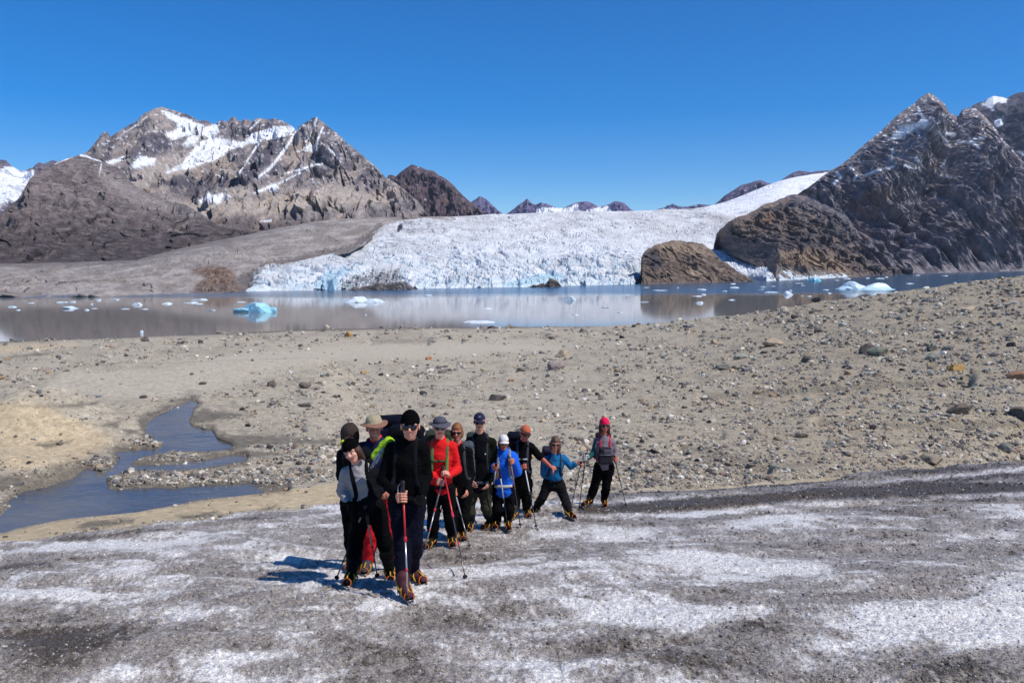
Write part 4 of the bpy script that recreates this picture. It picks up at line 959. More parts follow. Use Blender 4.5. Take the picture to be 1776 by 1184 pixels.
NAMED = [
    (605, 584, 17, 14, (196, 146, 70), 'rusty orange boulder alone on pale sand near the lake, between two gravel bars'),
    (566, 570, 11, 10, (214, 196, 172), 'whitish cream boulder standing on the crest at the lake edge'),
    (253, 592, 15, 10, (72, 66, 66), 'dark squarish boulder right at the left lake shore'),
    (742, 624, 12, 8, (190, 120, 72), 'small red brown stone beside the big smooth sand patch'),
    (966, 640, 34, 20, (150, 134, 128), 'wide low greyish pink boulder lying above the capped hikers'),
    (976, 618, 22, 16, (196, 172, 140), 'tan rounded boulder behind the wide greyish pink boulder'),
    (633, 648, 16, 9, (176, 140, 96), 'flat ochre stone on the sand above the beige sun hat'),
    (470, 670, 16, 15, (96, 78, 74), 'dark maroon upright boulder at the edge of the sand, left of the group'),
    (530, 672, 22, 14, (112, 98, 92), 'broad grey brown boulder right of the dark maroon one'),
    (533, 704, 24, 8, (66, 60, 58), 'low dark slab pair on the sand left of the sun hat'),
    (862, 693, 30, 14, (74, 68, 64), 'dark boulder with a pale neighbour just above the navy cap'),
    (878, 692, 18, 11, (206, 198, 184), 'pale flat boulder touching the dark one above the navy cap'),
    (1340, 600, 32, 18, (178, 158, 132), 'large smooth beige boulder in the middle of the right rubble slope'),
    (1284, 622, 22, 14, (150, 156, 138), 'pale green square boulder at the foot of the beige boulder'),
    (1400, 628, 24, 20, (84, 82, 76), 'dark boulder with a mossy face below the rubble slope'),
    (1505, 612, 28, 20, (108, 92, 82), 'brown half of the split boulder on the right slope'),
    (1524, 613, 32, 22, (112, 118, 100), 'grey green half of the split boulder on the right slope'),
    (1257, 640, 28, 12, (102, 104, 92), 'flat dark green slab near the sandy opening'),
    (1617, 622, 26, 14, (136, 142, 126), 'flat topped pale green block beside the yellow boulder'),
    (1614, 608, 20, 13, (78, 82, 80), 'dark grey boulder stacked behind the flat topped pale green block'),
    (1645, 607, 16, 11, (84, 90, 96), 'bluish dark boulder right of the flat topped block'),
    (1657, 642, 30, 18, (206, 158, 74), 'bright yellow ochre boulder on the right of the plain'),
    (1614, 640, 18, 13, (190, 168, 128), 'cream yellow boulder left of the bright yellow one'),
    (1766, 656, 40, 18, (152, 108, 70), 'rust brown block cut off by the right picture edge'),
    (1664, 716, 42, 22, (98, 84, 72), 'dark brown humped boulder in a sandy hollow at right'),
    (1768, 720, 44, 20, (88, 82, 74), 'dark slab cut off by the right picture edge below the rust brown block'),
    (1616, 802, 44, 24, (150, 134, 112), 'broad sandy boulder just beyond the dirty ice at right'),
    (1439, 776, 20, 16, (158, 156, 142), 'pale grey angular stone above the dirty ice'),
    (1390, 758, 22, 14, (108, 100, 88), 'brown wedge shaped stone left of the pale angular one'),
    (1745, 782, 24, 22, (112, 114, 108), 'grey green boulder near the right picture edge above the ice'),
    (1629, 534, 13, 12, (206, 196, 176), 'white upright stone high on the right rubble ridge'),
    (1682, 538, 24, 12, (198, 178, 150), 'pale pinkish boulder high on the right ridge'),
    (1360, 540, 16, 11, (190, 178, 158), 'pale rounded boulder on the crest beside the lake'),
    (1462, 566, 16, 10, (186, 186, 172), 'white flecked stone in the upper rubble'),
    (1418, 577, 20, 14, (96, 90, 82), 'dark pointed boulder in the upper rubble'),
    (1220, 692, 16, 10, (200, 196, 184), 'pair of white stones at the left end of the old channel bank'),
    (270, 695, 14, 10, (204, 186, 162), 'cream stone at the head of the stream'),
    (249, 690, 12, 8, (60, 58, 56), 'small black stone at the head of the stream'),
    (352, 666, 15, 7, (92, 84, 78), 'flat dark stone alone on the smooth sand at left'),
]
for k, (c, r, w_, h_p, tone, lab) in enumerate(NAMED):
    put_boulder('boulder', c, r, w_, h_p, tone, 100 + k, lab, 'boulders picked out on the moraine')
# smaller rocks, each a thing of its own
NR = 240
P, i, j = sample(NR * 3)
keep = (GTt[i, j] > 1.4)
P, i, j = P[keep][:NR], i[keep][:NR], j[keep][:NR]
KIND = [((70, 66, 64), 'dark'), ((136, 128, 118), 'grey'), ((198, 188, 170), 'pale'), ((166, 136, 104), 'brownish')]
protos = {}
for q, (tone, nm) in enumerate(KIND):
    protos[q] = [boulder_mesh('rock', 300 + 10 * q + z, 1.0, (1.25, 1.0, .8), lin(*tone)) for z in range(4)]
for k in range(len(P)):
    q = int(RNG.choice(4, p=[.27, .38, .21, .14])); rp_ = RNG.uniform(3.6, 8.0) * (1.0 if RNG.random() < .8 else 1.4) / 1.15
    R_ = rp_ * P[k, 1] / F
    o = link('rock', protos[q][int(RNG.integers(4))], None, (P[k, 0], P[k, 1], P[k, 2] + R_ * .2))
    o.scale = (R_, R_ * RNG.uniform(.8, 1.1), R_ * RNG.uniform(.7, 1.1)); o.rotation_euler = (RNG.uniform(-.2, .2), RNG.uniform(-.2, .2), RNG.uniform(0, 6.28))
    rr_, cc_ = float(r_[i[k], j[k]]), float(c_[i[k], j[k]])
    side = 'on the right rubble slope' if cc_ > 1100 else ('on the left of the plain' if cc_ < 560 else 'on the middle of the plain')
    band = 'near the lake' if rr_ < 610 else ('near the ice' if rr_ > 720 else 'halfway down')
    tag(o, f'{KIND[q][1]} fist to knee high rock lying {side} {band}', 'rock', 'loose rocks on the moraine')

# ================================================================== icebergs and floes
ib = attr_mat('berg_ice', 1.2, .88, 1.1, .15, 2.0, rough=.35, spec=.5); ib.b.inputs['Subsurface Weight'].default_value = 0.0
BERG_M = ib.m
def berg(name, c, r, wpx, hpx, seed, label, group=None, tone=(.80, .84, .86), lobes=None, depth=.7, blue=.4):
    Y = (LAKE_Z - CZ) / slope(r)
    p = Vector((float(pt(c, r, Y)[0]), Y, LAKE_Z))
    k = Y / F; g = np.random.default_rng(seed)
    Vs, Fs, n0 = [], [], 0
    for (dx, ww, hh, pk) in (lobes or [(0, wpx, hpx, g.uniform(-.3, .3))]):
        v, f = ICO3; v = v.copy()
        for _ in range(10):
            d_ = g.normal(size=3); d_ /= np.linalg.norm(d_); kk = g.uniform(.55, .9)
            v -= np.clip(v @ d_ - kk, 0, None)[:, None] * d_ * .95
        o = g.uniform(0, 50)
        v *= (1 + .35 * fbm(v[:, 0] * 1.6 + o, v[:, 1] * 1.6, v[:, 2] * 1.6, 5))[:, None]
        top = np.clip(v[:, 2], 0, None); tp_ = .62 if name == 'iceberg' else .25
        v[:, 0] = v[:, 0] * (1 - tp_ * top) + pk * top; v[:, 2] = np.where(v[:, 2] > 0, .72 * np.minimum(v[:, 2], .75) + .28 * v[:, 2], v[:, 2])
        v *= np.array([ww / 2 * k * 1.15, ww / 2 * k * depth, hh * k * 1.12]); v[:, 2] = np.where(v[:, 2] < 0, v[:, 2] * .35, v[:, 2])
        v[:, 0] += dx * k
        Vs.append(v); Fs.append(f + n0); n0 += len(v)
    v = np.concatenate(Vs); f = np.concatenate(Fs)
    z_ = np.clip(v[:, 2] / (hpx * k), 0, 1); nn = fbm(v[:, 0] / k / 8, v[:, 1] / k / 8, v[:, 2] / k / 3, 4)
    cb = mixc(np.asarray(tone), np.array([.16, .55, .68]), np.clip(blue * (.75 - z_ + .9 * nn), 0, 1))
    o = link(name, mesh_np(name, v, f, np.clip(cb, .01, .9), False, [BERG_M]), None, p)
    return tag(o, label, 'iceberg' if name == 'iceberg' else 'ice floe', group)
berg('iceberg', 440, 541, 80, 20, 1, 'turquoise blue iceberg like a low tent on the calm left lake', tone=(.40, .70, .80), lobes=[(6, 58, 19, .1), (-16, 50, 8, -.2), (24, 40, 10, .3)], blue=.6)
berg('iceberg', 635, 524, 68, 12, 2, 'flat white iceberg with a low hump in front of the glacier face', tone=(.82, .86, .88), lobes=[(-12, 44, 11, 0), (14, 44, 7, .2)], blue=.25)
berg('iceberg', 1500, 502, 84, 18, 3, 'large white and blue double humped iceberg near the right rubble ridge', tone=(.80, .87, .90), lobes=[(-18, 46, 16, -.1), (20, 52, 13, .1), (-30, 44, 7, 0), (4, 80, 6, 0)], blue=.55)
berg('iceberg', 1410, 488, 26, 8, 4, 'small teal iceberg below the brown hill', tone=(.30, .62, .72), blue=.7)
berg('iceberg', 986, 521, 24, 8, 5, 'small ragged grey white iceberg in front of the glacier centre', tone=(.66, .72, .74), blue=.3)
berg('ice_floe', 1366, 511, 22, 7, 6, 'white flat floe alone on dark reflections right of the rock dome', blue=.1)
berg('ice_floe', 238, 529, 15, 5, 7, 'stubby white chunk of ice on the left lake', blue=.1)
berg('ice_floe', 836, 559, 60, 3.5, 8, 'long thin white floe close to the near shore', blue=.05, depth=.5)
berg('ice_floe', 1225, 556, 50, 4.0, 9, 'long thin white floe grounded at the shore below the right rubble', blue=.05, depth=.5)
berg('ice_floe', 1212, 526, 13, 4, 10, 'small white knob of ice below the rock dome', blue=.1)
berg('ice_floe', 246, 578, 6, 6, 11, 'tiny white lump of ice by the dark shore boulder', blue=.1)
berg('ice_floe', 122, 535, 34, 5, 12, 'flat white floe with blue edge at the far left of the lake', blue=.5)
berg('ice_floe', 290, 527, 18, 3, 13, 'white floe between the turquoise iceberg and the left shore', blue=.2)
g = np.random.default_rng(77)
for k in range(62):
    z = g.random()
    if z < .36: c, r = g.uniform(5, 430), g.uniform(517, 540); lab = 'small scrap of floating ice on the left lake under the moraine bank'
    elif z < .80: c, r = g.uniform(1090, 1640), 0; r = float(lake_row(shore_y(c))) + g.uniform(4, 34) * (1 if c < 1450 else .6); lab = 'small scrap of floating ice on the right lake below the dark hills'
    else: c, r = g.uniform(450, 1090), g.uniform(508, 556); lab = 'small scrap of floating ice in front of the glacier face'
    if r > np.interp(c, [a for a, b in CR], [b for a, b in CR]) - 9: continue
    berg('ice_floe', c, r, g.uniform(4, 16) if g.random() < .8 else g.uniform(14, 26), g.uniform(1.0, 2.2), 200 + k, lab, 'scraps of ice drifting on the lake', blue=g.uniform(0, .5), tone=(.74, .79, .82))
# ================================================================== implicit-surface modelling of figures
def nrm(v):
    v = np.asarray(v, float); return v / (np.linalg.norm(v) + 1e-12)
A3 = lambda v: np.array([v[0], v[1], v[2]], float)

class Vox:
    def __init__(s, lo, hi, h):
        s.lo = np.asarray(lo, float); s.h = h
        s.n = np.ceil((np.asarray(hi, float) - s.lo) / h).astype(int) + 2
        s.d = np.full(s.n, .5, np.float32)
    def block(s, lo, hi):
        a = np.clip(np.floor((lo - s.lo) / s.h).astype(int), 0, s.n - 1)
        b = np.clip(np.ceil((hi - s.lo) / s.h).astype(int) + 1, 1, s.n)
        if (b <= a).any(): return None
        g = [s.lo[i] + np.arange(a[i], b[i]) * s.h for i in range(3)]
        return (slice(a[0], b[0]), slice(a[1], b[1]), slice(a[2], b[2])), np.stack(np.meshgrid(*g, indexing='ij'), -1)
    def put(s, sl, d, k):
        o = s.d[sl]
        if k > 0:
            h = np.clip(.5 + .5 * (o - d) / k, 0, 1)
            s.d[sl] = o * (1 - h) + d * h - k * h * (1 - h)
        else: s.d[sl] = np.minimum(o, d)
    def cap(s, a, b, ra, rb=None, k=.02):
        a, b = A3(a), A3(b); rb = ra if rb is None else rb; m = max(ra, rb) + k + 3 * s.h
        q = s.block(np.minimum(a, b) - m, np.maximum(a, b) + m)
        if q is None: return s
        sl, p = q; ab = b - a
        t = np.clip(((p - a) @ ab) / (ab @ ab + 1e-12), 0, 1)
        d = np.linalg.norm(p - a - t[..., None] * ab, axis=-1) - (ra + (rb - ra) * t)
        s.put(sl, d, k); return s
    def ell(s, c, R, r, k=.02, sub=False):
        """ellipsoid: R rows are its axes, r its radii"""
        c = A3(c); r = np.asarray(r, float); m = r.max() + k + 3 * s.h
        q = s.block(c - m, c + m)
        if q is None: return s
        sl, p = q; l = (p - c) @ np.asarray(R).T
        k0 = np.linalg.norm(l / r, axis=-1); k1 = np.linalg.norm(l / (r * r), axis=-1) + 1e-9
        d = k0 * (k0 - 1) / k1
        if sub: s.d[sl] = np.maximum(s.d[sl], -d)
        else: s.put(sl, d, k)
        return s
    def econe(s, a, b, side, ra, rb, k=.03):
        """elliptical tapered capsule; ra, rb = (half width along side, half depth)"""
        a, b = A3(a), A3(b); m = max(*ra, *rb) + k + 3 * s.h
        q = s.block(np.minimum(a, b) - m, np.maximum(a, b) + m)
        if q is None: return s
        sl, p = q; ab = b - a; L2 = ab @ ab + 1e-12; ax = ab / math.sqrt(L2)
        sd = nrm(side - (side @ ax) * ax); fd = np.cross(ax, sd)
        t = np.clip(((p - a) @ ab) / L2, 0, 1)
        q_ = p - a - t[..., None] * ab
        w = ra[0] + (rb[0] - ra[0]) * t; f = ra[1] + (rb[1] - ra[1]) * t
        u = (q_ @ sd) / w; v = (q_ @ fd) / f; x = (q_ @ ax) / np.minimum(w, f)
        d = (np.sqrt(u * u + v * v + x * x) - 1) * np.minimum(w, f)
        s.put(sl, d, k); return s
    def box(s, c, R, hs, rad, k=.02):
        c = A3(c); hs = np.asarray(hs, float); m = np.linalg.norm(hs) + rad + k + 3 * s.h
        q = s.block(c - m, c + m)
        if q is None: return s
        sl, p = q; l = np.abs((p - c) @ np.asarray(R).T) - (hs - rad)
        d = np.linalg.norm(np.maximum(l, 0), axis=-1) + np.minimum(l.max(-1), 0) - rad
        s.put(sl, d, k); return s
    def clip(s, o, n, lo=None, hi=None):
        """cut away the side that n points to"""
        sl = (slice(None),) * 3
        g = [s.lo[i] + np.arange(s.n[i]) * s.h for i in range(3)]
        if lo is not None:
            q = s.block(A3(lo), A3(hi)); sl, p = q
            s.d[sl] = np.maximum(s.d[sl], (p - A3(o)) @ np.asarray(n)); return s
        n = np.asarray(n, float); o = A3(o)
        e = (g[0] - o[0])[:, None, None] * n[0] + (g[1] - o[1])[None, :, None] * n[1] + (g[2] - o[2])[None, None, :] * n[2]
        s.d = np.maximum(s.d, e.astype(np.float32)); return s
    def at(s, P):
        i = np.clip(((np.asarray(P) - s.lo) / s.h), 0, s.n - 1.001); j = i.astype(int); f = i - j
        r = 0
        for a in (0, 1):
            for b in (0, 1):
                for c in (0, 1):
                    w = (f[..., 0] if a else 1 - f[..., 0]) * (f[..., 1] if b else 1 - f[..., 1]) * (f[..., 2] if c else 1 - f[..., 2])
                    r = r + w * s.d[j[..., 0] + a, j[..., 1] + b, j[..., 2] + c]
        return r
    def mesh(s):
        d = s.d; sg = d < 0
        c8 = [(a, b, c) for a in (0, 1) for b in (0, 1) for c in (0, 1)]
        n = s.n - 1
        cnt = sum(sg[a:a + n[0], b:b + n[1], c:c + n[2]].astype(np.int8) for a, b, c in c8)
        act = (cnt > 0) & (cnt < 8)
        I = np.argwhere(act); 
        if len(I) == 0: return np.zeros((0, 3)), np.zeros((0, 4), int)
        idx = np.full(n, -1, np.int64); idx[act] = np.arange(len(I))
        D = np.stack([d[I[:, 0] + a, I[:, 1] + b, I[:, 2] + c] for a, b, c in c8], 1)
        acc = np.zeros((len(I), 3)); num = np.zeros(len(I))
        for p in range(8):
            for q in range(p + 1, 8):
                A, B = np.array(c8[p]), np.array(c8[q])
                if np.abs(A - B).sum() != 1: continue
                m = (D[:, p] < 0) != (D[:, q] < 0)
                t = np.where(m, D[:, p] / (D[:, p] - D[:, q] + 1e-12), 0)
                acc += np.where(m[:, None], A[None] + t[:, None] * (B - A)[None], 0); num += m
        V = s.lo + (I + acc / num[:, None]) * s.h
        Q = []
        for ax in range(3):
            u, v = (ax + 1) % 3, (ax + 2) % 3
            s0 = [slice(1, -1)] * 3; s1 = [slice(1, -1)] * 3
            s0[ax] = slice(0, -1); s1[ax] = slice(1, None)
            a_, b_ = sg[tuple(s0)], sg[tuple(s1)]
            for flip, mk in ((False, a_ & ~b_), (True, ~a_ & b_)):
                J = np.argwhere(mk)
                if len(J) == 0: continue
                off = np.ones(3, int); off[ax] = 0; J = J + off
                du = np.zeros(3, int); du[u] = 1; dv = np.zeros(3, int); dv[v] = 1
                g = lambda K: idx[K[:, 0], K[:, 1], K[:, 2]]
                q = np.stack([g(J - du - dv), g(J - dv), g(J), g(J - du)], 1)
                Q.append(q[:, ::-1] if flip else q)
        Q = np.concatenate(Q); Q = Q[(Q >= 0).all(1)]
        return V, Q
    def grad(s, P):
        e = s.h
        G = np.stack([s.at(P + np.eye(3)[i] * e) - s.at(P - np.eye(3)[i] * e) for i in range(3)], -1)
        return G / (np.linalg.norm(G, axis=1)[:, None] + 1e-9)

_matc = {}
def cmat(rgb, rough=.85, scale=60., var=.22, spec=.2, nm='cloth', sheen=0.):
    key = (rgb, rough, scale, nm)
    if key not in _matc:
        dk = max(rgb) < 45
        _matc[key] = cloth_mat(nm, tuple(lin(*rgb) * (.5 if dk else 1.0)), rough, scale, var, sheen, .06 if dk else spec)
    return _matc[key]
def pmat(nm, rgb, rough=.4, metal=0., spec=.5):
    key = (nm, rgb)
    if key not in _matc:
        n = N(nm); o = n.obj(); c = lin(*rgb)
        n.col(n.ramp(n.noise(o, 40., 3.), [(.3, tuple(c * .85)), (.7, tuple(c * 1.15))]))
        n.set(Roughness=rough, Metallic=metal); n.b.inputs['Specular IOR Level'].default_value = spec
        _matc[key] = n.m
    return _matc[key]
def skin_mat(rgb):
    key = ('skin', rgb)
    if key not in _matc:
        n = N('skin'); o = n.obj(); c = lin(*rgb)
        n.col(n.ramp(n.noise(o, 26., 4.), [(.3, tuple(c * np.array([.95, .84, .80]))), (.7, tuple(c * np.array([1.08, 1.1, 1.1])))]))
        n.set(Roughness=.5); n.b.inputs['Specular IOR Level'].default_value = .35
        n.b.inputs['Subsurface Weight'].default_value = .12; n.b.inputs['Subsurface Radius'].default_value = (.012, .005, .003)
        _matc[key] = n.m
    return _matc[key]

def part(name, V, Fc, mats, parent, org, midx=None, smooth=True):
    """org: world origin of the parent thing"""
    me = mesh_np(name, np.asarray(V) - np.asarray(org), Fc, None, smooth, mats if isinstance(mats, list) else [mats], midx)
    return link(name, me, parent)

def join(lst):
    Vs, Fs, ms, n0 = [], [], [], 0
    for it in lst:
        v, f = it[0], np.asarray(it[1]); m = it[2] if len(it) > 2 else 0
        if len(v) == 0: continue
        if f.shape[1] == 3: f = np.concatenate([f, f[:, 2:3]], 1)
        Vs.append(v); Fs.append(f + n0); n0 += len(v)
        ms.append(np.full(len(f), m) if np.isscalar(m) else m)
    return np.concatenate(Vs), np.concatenate(Fs), np.concatenate(ms)
def mesh_mix(name, lst, mats, parent, org, smooth=True):
    """joined pieces; degenerate quads are written as triangles"""
    V, Fq, mi = join(lst)
    me = bpy.data.meshes.new(name)
    fl = [tuple(q[:3]) if q[2] == q[3] else tuple(q) for q in Fq.tolist()]
    me.from_pydata((V - np.asarray(org)).tolist(), [], fl)
    me.polygons.foreach_set('material_index', mi.astype(np.int32)); me.polygons.foreach_set('use_smooth', np.full(len(fl), smooth))
    for m in mats: me.materials.append(m)
    me.update()
    return link(name, me, parent)

def tube(pts, r, n=8, closed=False, flat=None):
    """tube through points; r scalar or list; flat=(direction, factor) squashes it along a direction"""
    P = np.array([A3(p) for p in pts]); m = len(P); r = np.full(m, r) if np.isscalar(r) else np.asarray(r)
    T = np.gradient(P, axis=0) if not closed else np.roll(P, -1, 0) - np.roll(P, 1, 0)
    T /= np.linalg.norm(T, axis=1)[:, None] + 1e-9
    ref = np.array([0, 0, 1.]) if abs(T[0] @ np.array([0, 0, 1.])) < .9 else np.array([1., 0, 0])
    V = []
    for i in range(m):
        a = nrm(np.cross(T[i], ref)); 
        if i and a @ la < 0: a = -a
        la = a; b = np.cross(T[i], a)
        an = np.arange(n) * 2 * PI / n
        o = (np.cos(an)[:, None] * a + np.sin(an)[:, None] * b) * r[i]
        if flat is not None:
            o = o - (o @ flat[0])[:, None] * np.asarray(flat[0]) * (1 - flat[1])
        V.append(P[i] + o)
    V = np.concatenate(V); Fq = []
    for i in range(m if closed else m - 1):
        j = (i + 1) % m
        for k in range(n):
            l = (k + 1) % n; Fq.append((i * n + k, i * n + l, j * n + l, j * n + k))
    if not closed:
        V = np.concatenate([V, P[:1], P[-1:]]); c0, c1 = len(V) - 2, len(V) - 1
        for k in range(n):
            l = (k + 1) % n
            Fq.append((l, k, c0, c0)); Fq.append(((m - 1) * n + k, (m - 1) * n + l, c1, c1))
    return V, np.array(Fq)
def lathe(prof, c, up, fw, n=28, sx=1.0, sy=1.0, wob=0.0):
    """profile [(radius, height)] turned about an axis"""
    up = nrm(up); fw = nrm(fw - (fw @ up) * up); sd = np.cross(fw, up); m = len(prof); V = []
    for i, (r, h) in enumerate(prof):
        for k in range(n):
            a = 2 * PI * k / n; ww = wob * (r > .1) * math.sin(2 * a + .6) * r
            V.append(A3(c) + sd * math.cos(a) * r * sx + fw * math.sin(a) * r * sy + up * (h + ww))
    Fq = [(i * n + k, i * n + (k + 1) % n, (i + 1) * n + (k + 1) % n, (i + 1) * n + k) for i in range(m - 1) for k in range(n)]
    return np.array(V), np.array(Fq)

# ------------------------------------------------------------------ hands
def grip_hand(vx, wrist, G, A, side, o=0.0, s=1.0):
    """a fist closed round a pole: G on the pole, A its direction (up), side +1/-1 picks which way the fingers wrap"""
    A = nrm(A); e1 = A3(wrist) - A3(G); e1 = nrm(e1 - (e1 @ A) * A); e2 = np.cross(A, e1) * side
    P = lambda ang, ax, rad: A3(G) + (e1 * math.cos(ang) + e2 * math.sin(ang)) * rad + A * ax
    ra = .034 * s
    for i, ax in enumerate((-.034, -.012, .011, .033)):
        ax *= s; fr = (.0085, .0095, .0098, .0092)[i] * s + o
        kn = P(math.radians(62), ax, ra + .012)
        vx.cap(wrist, kn, .020 * s + o, .013 * s + o, .016)
        chain = [kn] + [P(math.radians(d), ax - .003 * j, ra - .004 * j) for j, d in enumerate((115, 165, 215, 255)[:3 if i == 0 else 4])]
        for a, b in zip(chain[:-1], chain[1:]): vx.cap(a, b, fr, fr * .93, .004)
    th = [P(math.radians(0), .012 * s, ra + .012), P(math.radians(-48), .042 * s, ra + .006), P(math.radians(-105), .048 * s, ra - .004), P(math.radians(-150), .046 * s, ra - .006)]
    vx.cap(wrist, th[0], .017 * s + o, .016 * s + o, .014)
    for j in range(3): vx.cap(th[j], th[j + 1], (.0125 - .001 * j) * s + o, (.0115 - .001 * j) * s + o, .006)
def open_hand(vx, wrist, d, palm, o=0.0, s=1.0, curl=.5):
    """a relaxed hand: d along the hand, palm = direction the palm faces; fingers separate and slightly curled"""
    d = nrm(d); palm = nrm(palm - (palm @ d) * d); l = np.cross(d, palm)
    W = A3(wrist)
    for i, (off, ln) in enumerate(((-.030, .062), (-.010, .080), (.011, .085), (.031, .074))):
        kn = W + d * (.088 - abs(off) * .25) * s + l * off * s
        vx.cap(W + l * off * .4 * s, kn, .019 * s + o, .0125 * s + o, .014)
        p = kn; ang = .12 + .1 * i
        for j in range(3):
            ang += curl * (.55 + .1 * i); q = p + (d * math.cos(ang) + palm * math.sin(ang)) * ln * s * (.42, .32, .26)[j] + l * off * .05
            vx.cap(p, q, (.0092 - .0006 * j) * s + o, (.0086 - .0006 * j) * s + o, .003); p = q
    t0 = W + d * .028 * s + l * .030 * s; t1 = W + d * .062 * s + l * .052 * s + palm * .014 * s; t2 = W + d * .092 * s + l * .052 * s + palm * .030 * s
    vx.cap(W, t0, .018 * s + o, .016 * s + o, .012); vx.cap(t0, t1, .0125 * s + o, .011 * s + o, .006); vx.cap(t1, t2, .0108 * s + o, .0092 * s + o, .004)

# ------------------------------------------------------------------ trekking pole
STEEL = None
def pole(top, tip, label, upper=(60, 58, 60), lower=(150, 150, 152), grip=(24, 24, 26), strap=(40, 40, 42), clampc=(30, 30, 32), group='trekking poles of the party', thick=1.0):
    top, tip = A3(top), A3(tip); ax = nrm(top - tip); Ln = np.linalg.norm(top - tip)
    root = empty('trekking_pole', Vector(tip)); tag(root, label, 'trekking pole', group)
    P = lambda u: tip + ax * u
    g0 = Ln - .15
    mesh_mix('upper_shaft', [tube([P(Ln * .52), P(g0 + .01)], .0092 * thick, 10)], [pmat('pole_paint', upper, .35)], root, tip)
    mesh_mix('lower_shaft', [tube([P(.05), P(Ln * .54)], .0074 * thick, 10)], [pmat('pole_alloy', lower, .28, .6)], root, tip)
    mesh_mix('clamp', [tube([P(Ln * .505), P(Ln * .515), P(Ln * .54), P(Ln * .55)], [.011, .0145, .0145, .011], 10)], [pmat('pole_clamp', clampc, .45)], root, tip)
    mesh_mix('clamp', [tube([P(Ln * .27), P(Ln * .28), P(Ln * .295)], [.0095, .0115, .0095], 10)], [pmat('pole_clamp', clampc, .45)], root, tip)
    mesh_mix('grip', [tube([P(g0), P(g0 + .02), P(g0 + .05), P(g0 + .09), P(g0 + .12), P(g0 + .14), P(Ln)], [.0135, .0165, .0145, .0165, .0160, .0205, .013], 12)], [pmat('pole_grip', grip, .8)], root, tip)
    mesh_mix('basket', [tube([P(.055), P(.062), P(.070), P(.074)], [.012, .026, .027, .011], 14)], [pmat('pole_grip', (28, 28, 30), .7)], root, tip)
    mesh_mix('tip', [tube([P(0), P(.012), P(.055)], [.003, .006, .0095], 8)], [pmat('pole_alloy', (110, 110, 112), .3, .7)], root, tip)
    sd = nrm(np.cross(ax, np.array([0.3, 1, 0])))
    c = P(Ln - .02)
    lp = [c + sd * .02, c + sd * .05 - ax * .03, c + sd * .055 - ax * .09, c + sd * .035 - ax * .13, c + sd * .02 - ax * .10, c + sd * .015 - ax * .04]
    mesh_mix('strap', [tube(lp, .0065, 8, True, (np.cross(sd, ax), .6))], [cmat(strap, .9, nm='webbing')], root, tip)
    return root
# ================================================================== the party
UP = np.array([0, 0, 1.])
YEL, ORG = (206, 156, 18), (186, 88, 20)

def boot(root, org, P, yaw, col, s, gaiter=None, crampon=True, ank=None, straps=YEL):
    """P ground contact (centre of the foot), toe direction by yaw (0 = towards the photographer)"""
    t = np.array([math.sin(yaw), -math.cos(yaw), -.17 * -math.cos(yaw) * 0]); l = np.array([-t[1], t[0], 0.])
    P = A3(P) + np.array([0, 0, .018])
    vx = Vox(P - np.array([.26, .26, .06]), P + np.array([.26, .26, .36]), .009)
    vx.cap(P - t * .085 + UP * .055, P + t * .02 + UP * .052, .044 * s, .045 * s, .02)
    vx.cap(P + t * .02 + UP * .05, P + t * .135 + UP * .043, .045 * s, .036 * s, .02)
    vx.cap(P + t * .03 + UP * .07, P - t * .05 + UP * .12, .045 * s, .055 * s, .03)
    top = ank if ank is not None else P - t * .05 + UP * .2
    vx.cap(P - t * .05 + UP * .09, P * .0 + top, .054 * s, .058 * s, .02)
    vx.clip(P + UP * .018, -UP)
    V, Fq = vx.mesh()
    zz = V[Fq].mean(1)[:, 2] - P[2]
    b = part('boot', V, Fq, [cmat(col, .7, nm='boot_leather'), cmat((22, 22, 24), .8, nm='boot_rubber')], root, org, (zz < .048).astype(int))
    if crampon:
        L = []
        fr = [P + t * a + l * w_ + UP * .014 for a, w_ in ((-.11, .030), (-.04, .036), (.03, .040), (.10, .044), (.165, .026), (.165, -.026), (.10, -.044), (.03, -.040), (-.04, -.036), (-.11, -.030))]
        L.append((*tube(fr, .007, 6, True), 0))
        for q in fr: L.append((*tube([q, q - UP * .038], [.008, .0015], 5), 0))
        for sg in (-1, 1): L.append((*tube([P + t * .15 + l * .02 * sg + UP * .014, P + t * .20 + l * .02 * sg - UP * .015], [.008, .002], 5), 0))
        ring = lambda c, tz, rx, rz: [c + l * math.cos(a) * rx + (UP * math.cos(tz) + t * math.sin(tz)) * math.sin(a) * rz for a in np.linspace(0, 2 * PI, 18, endpoint=False)]
        fl = None
        L.append((*tube(ring(P + t * .055 + UP * .058, -.5, .054 * s, .054 * s), .0068, 6, True), 1))
        L.append((*tube(ring(P - t * .045 + UP * .105, -1.0, .060 * s, .070 * s), .0062, 6, True), 1))
        L.append((*tube(ring(P + t * .135 + UP * .04, -.35, .045 * s, .042 * s), .0062, 6, True), 2))
        L.append((*tube([P + t * .135 + UP * .085, P + t * .09 + UP * .105, P + t * .045 + UP * .113], .0065, 6), 1))
        for sg in (-1, 1): L.append((*tube([P + t * .05 + l * .052 * sg + UP * .06, P - t * .02 + l * .060 * sg + UP * .085, P - t * .10 + l * .045 * sg + UP * .115], .006, 6), 2 if sg > 0 else 1))
        L.append((*tube([P - t * .11 + UP * .02, P - t * .135 + UP * .05, P - t * .125 + UP * .10], .013, 6), 1))
        mesh_mix('crampon', L, [pmat('steel', (120, 120, 122), .35, .8), pmat('crampon_yellow', straps, .5), pmat('crampon_orange', ORG, .5)], b, org)
    return b

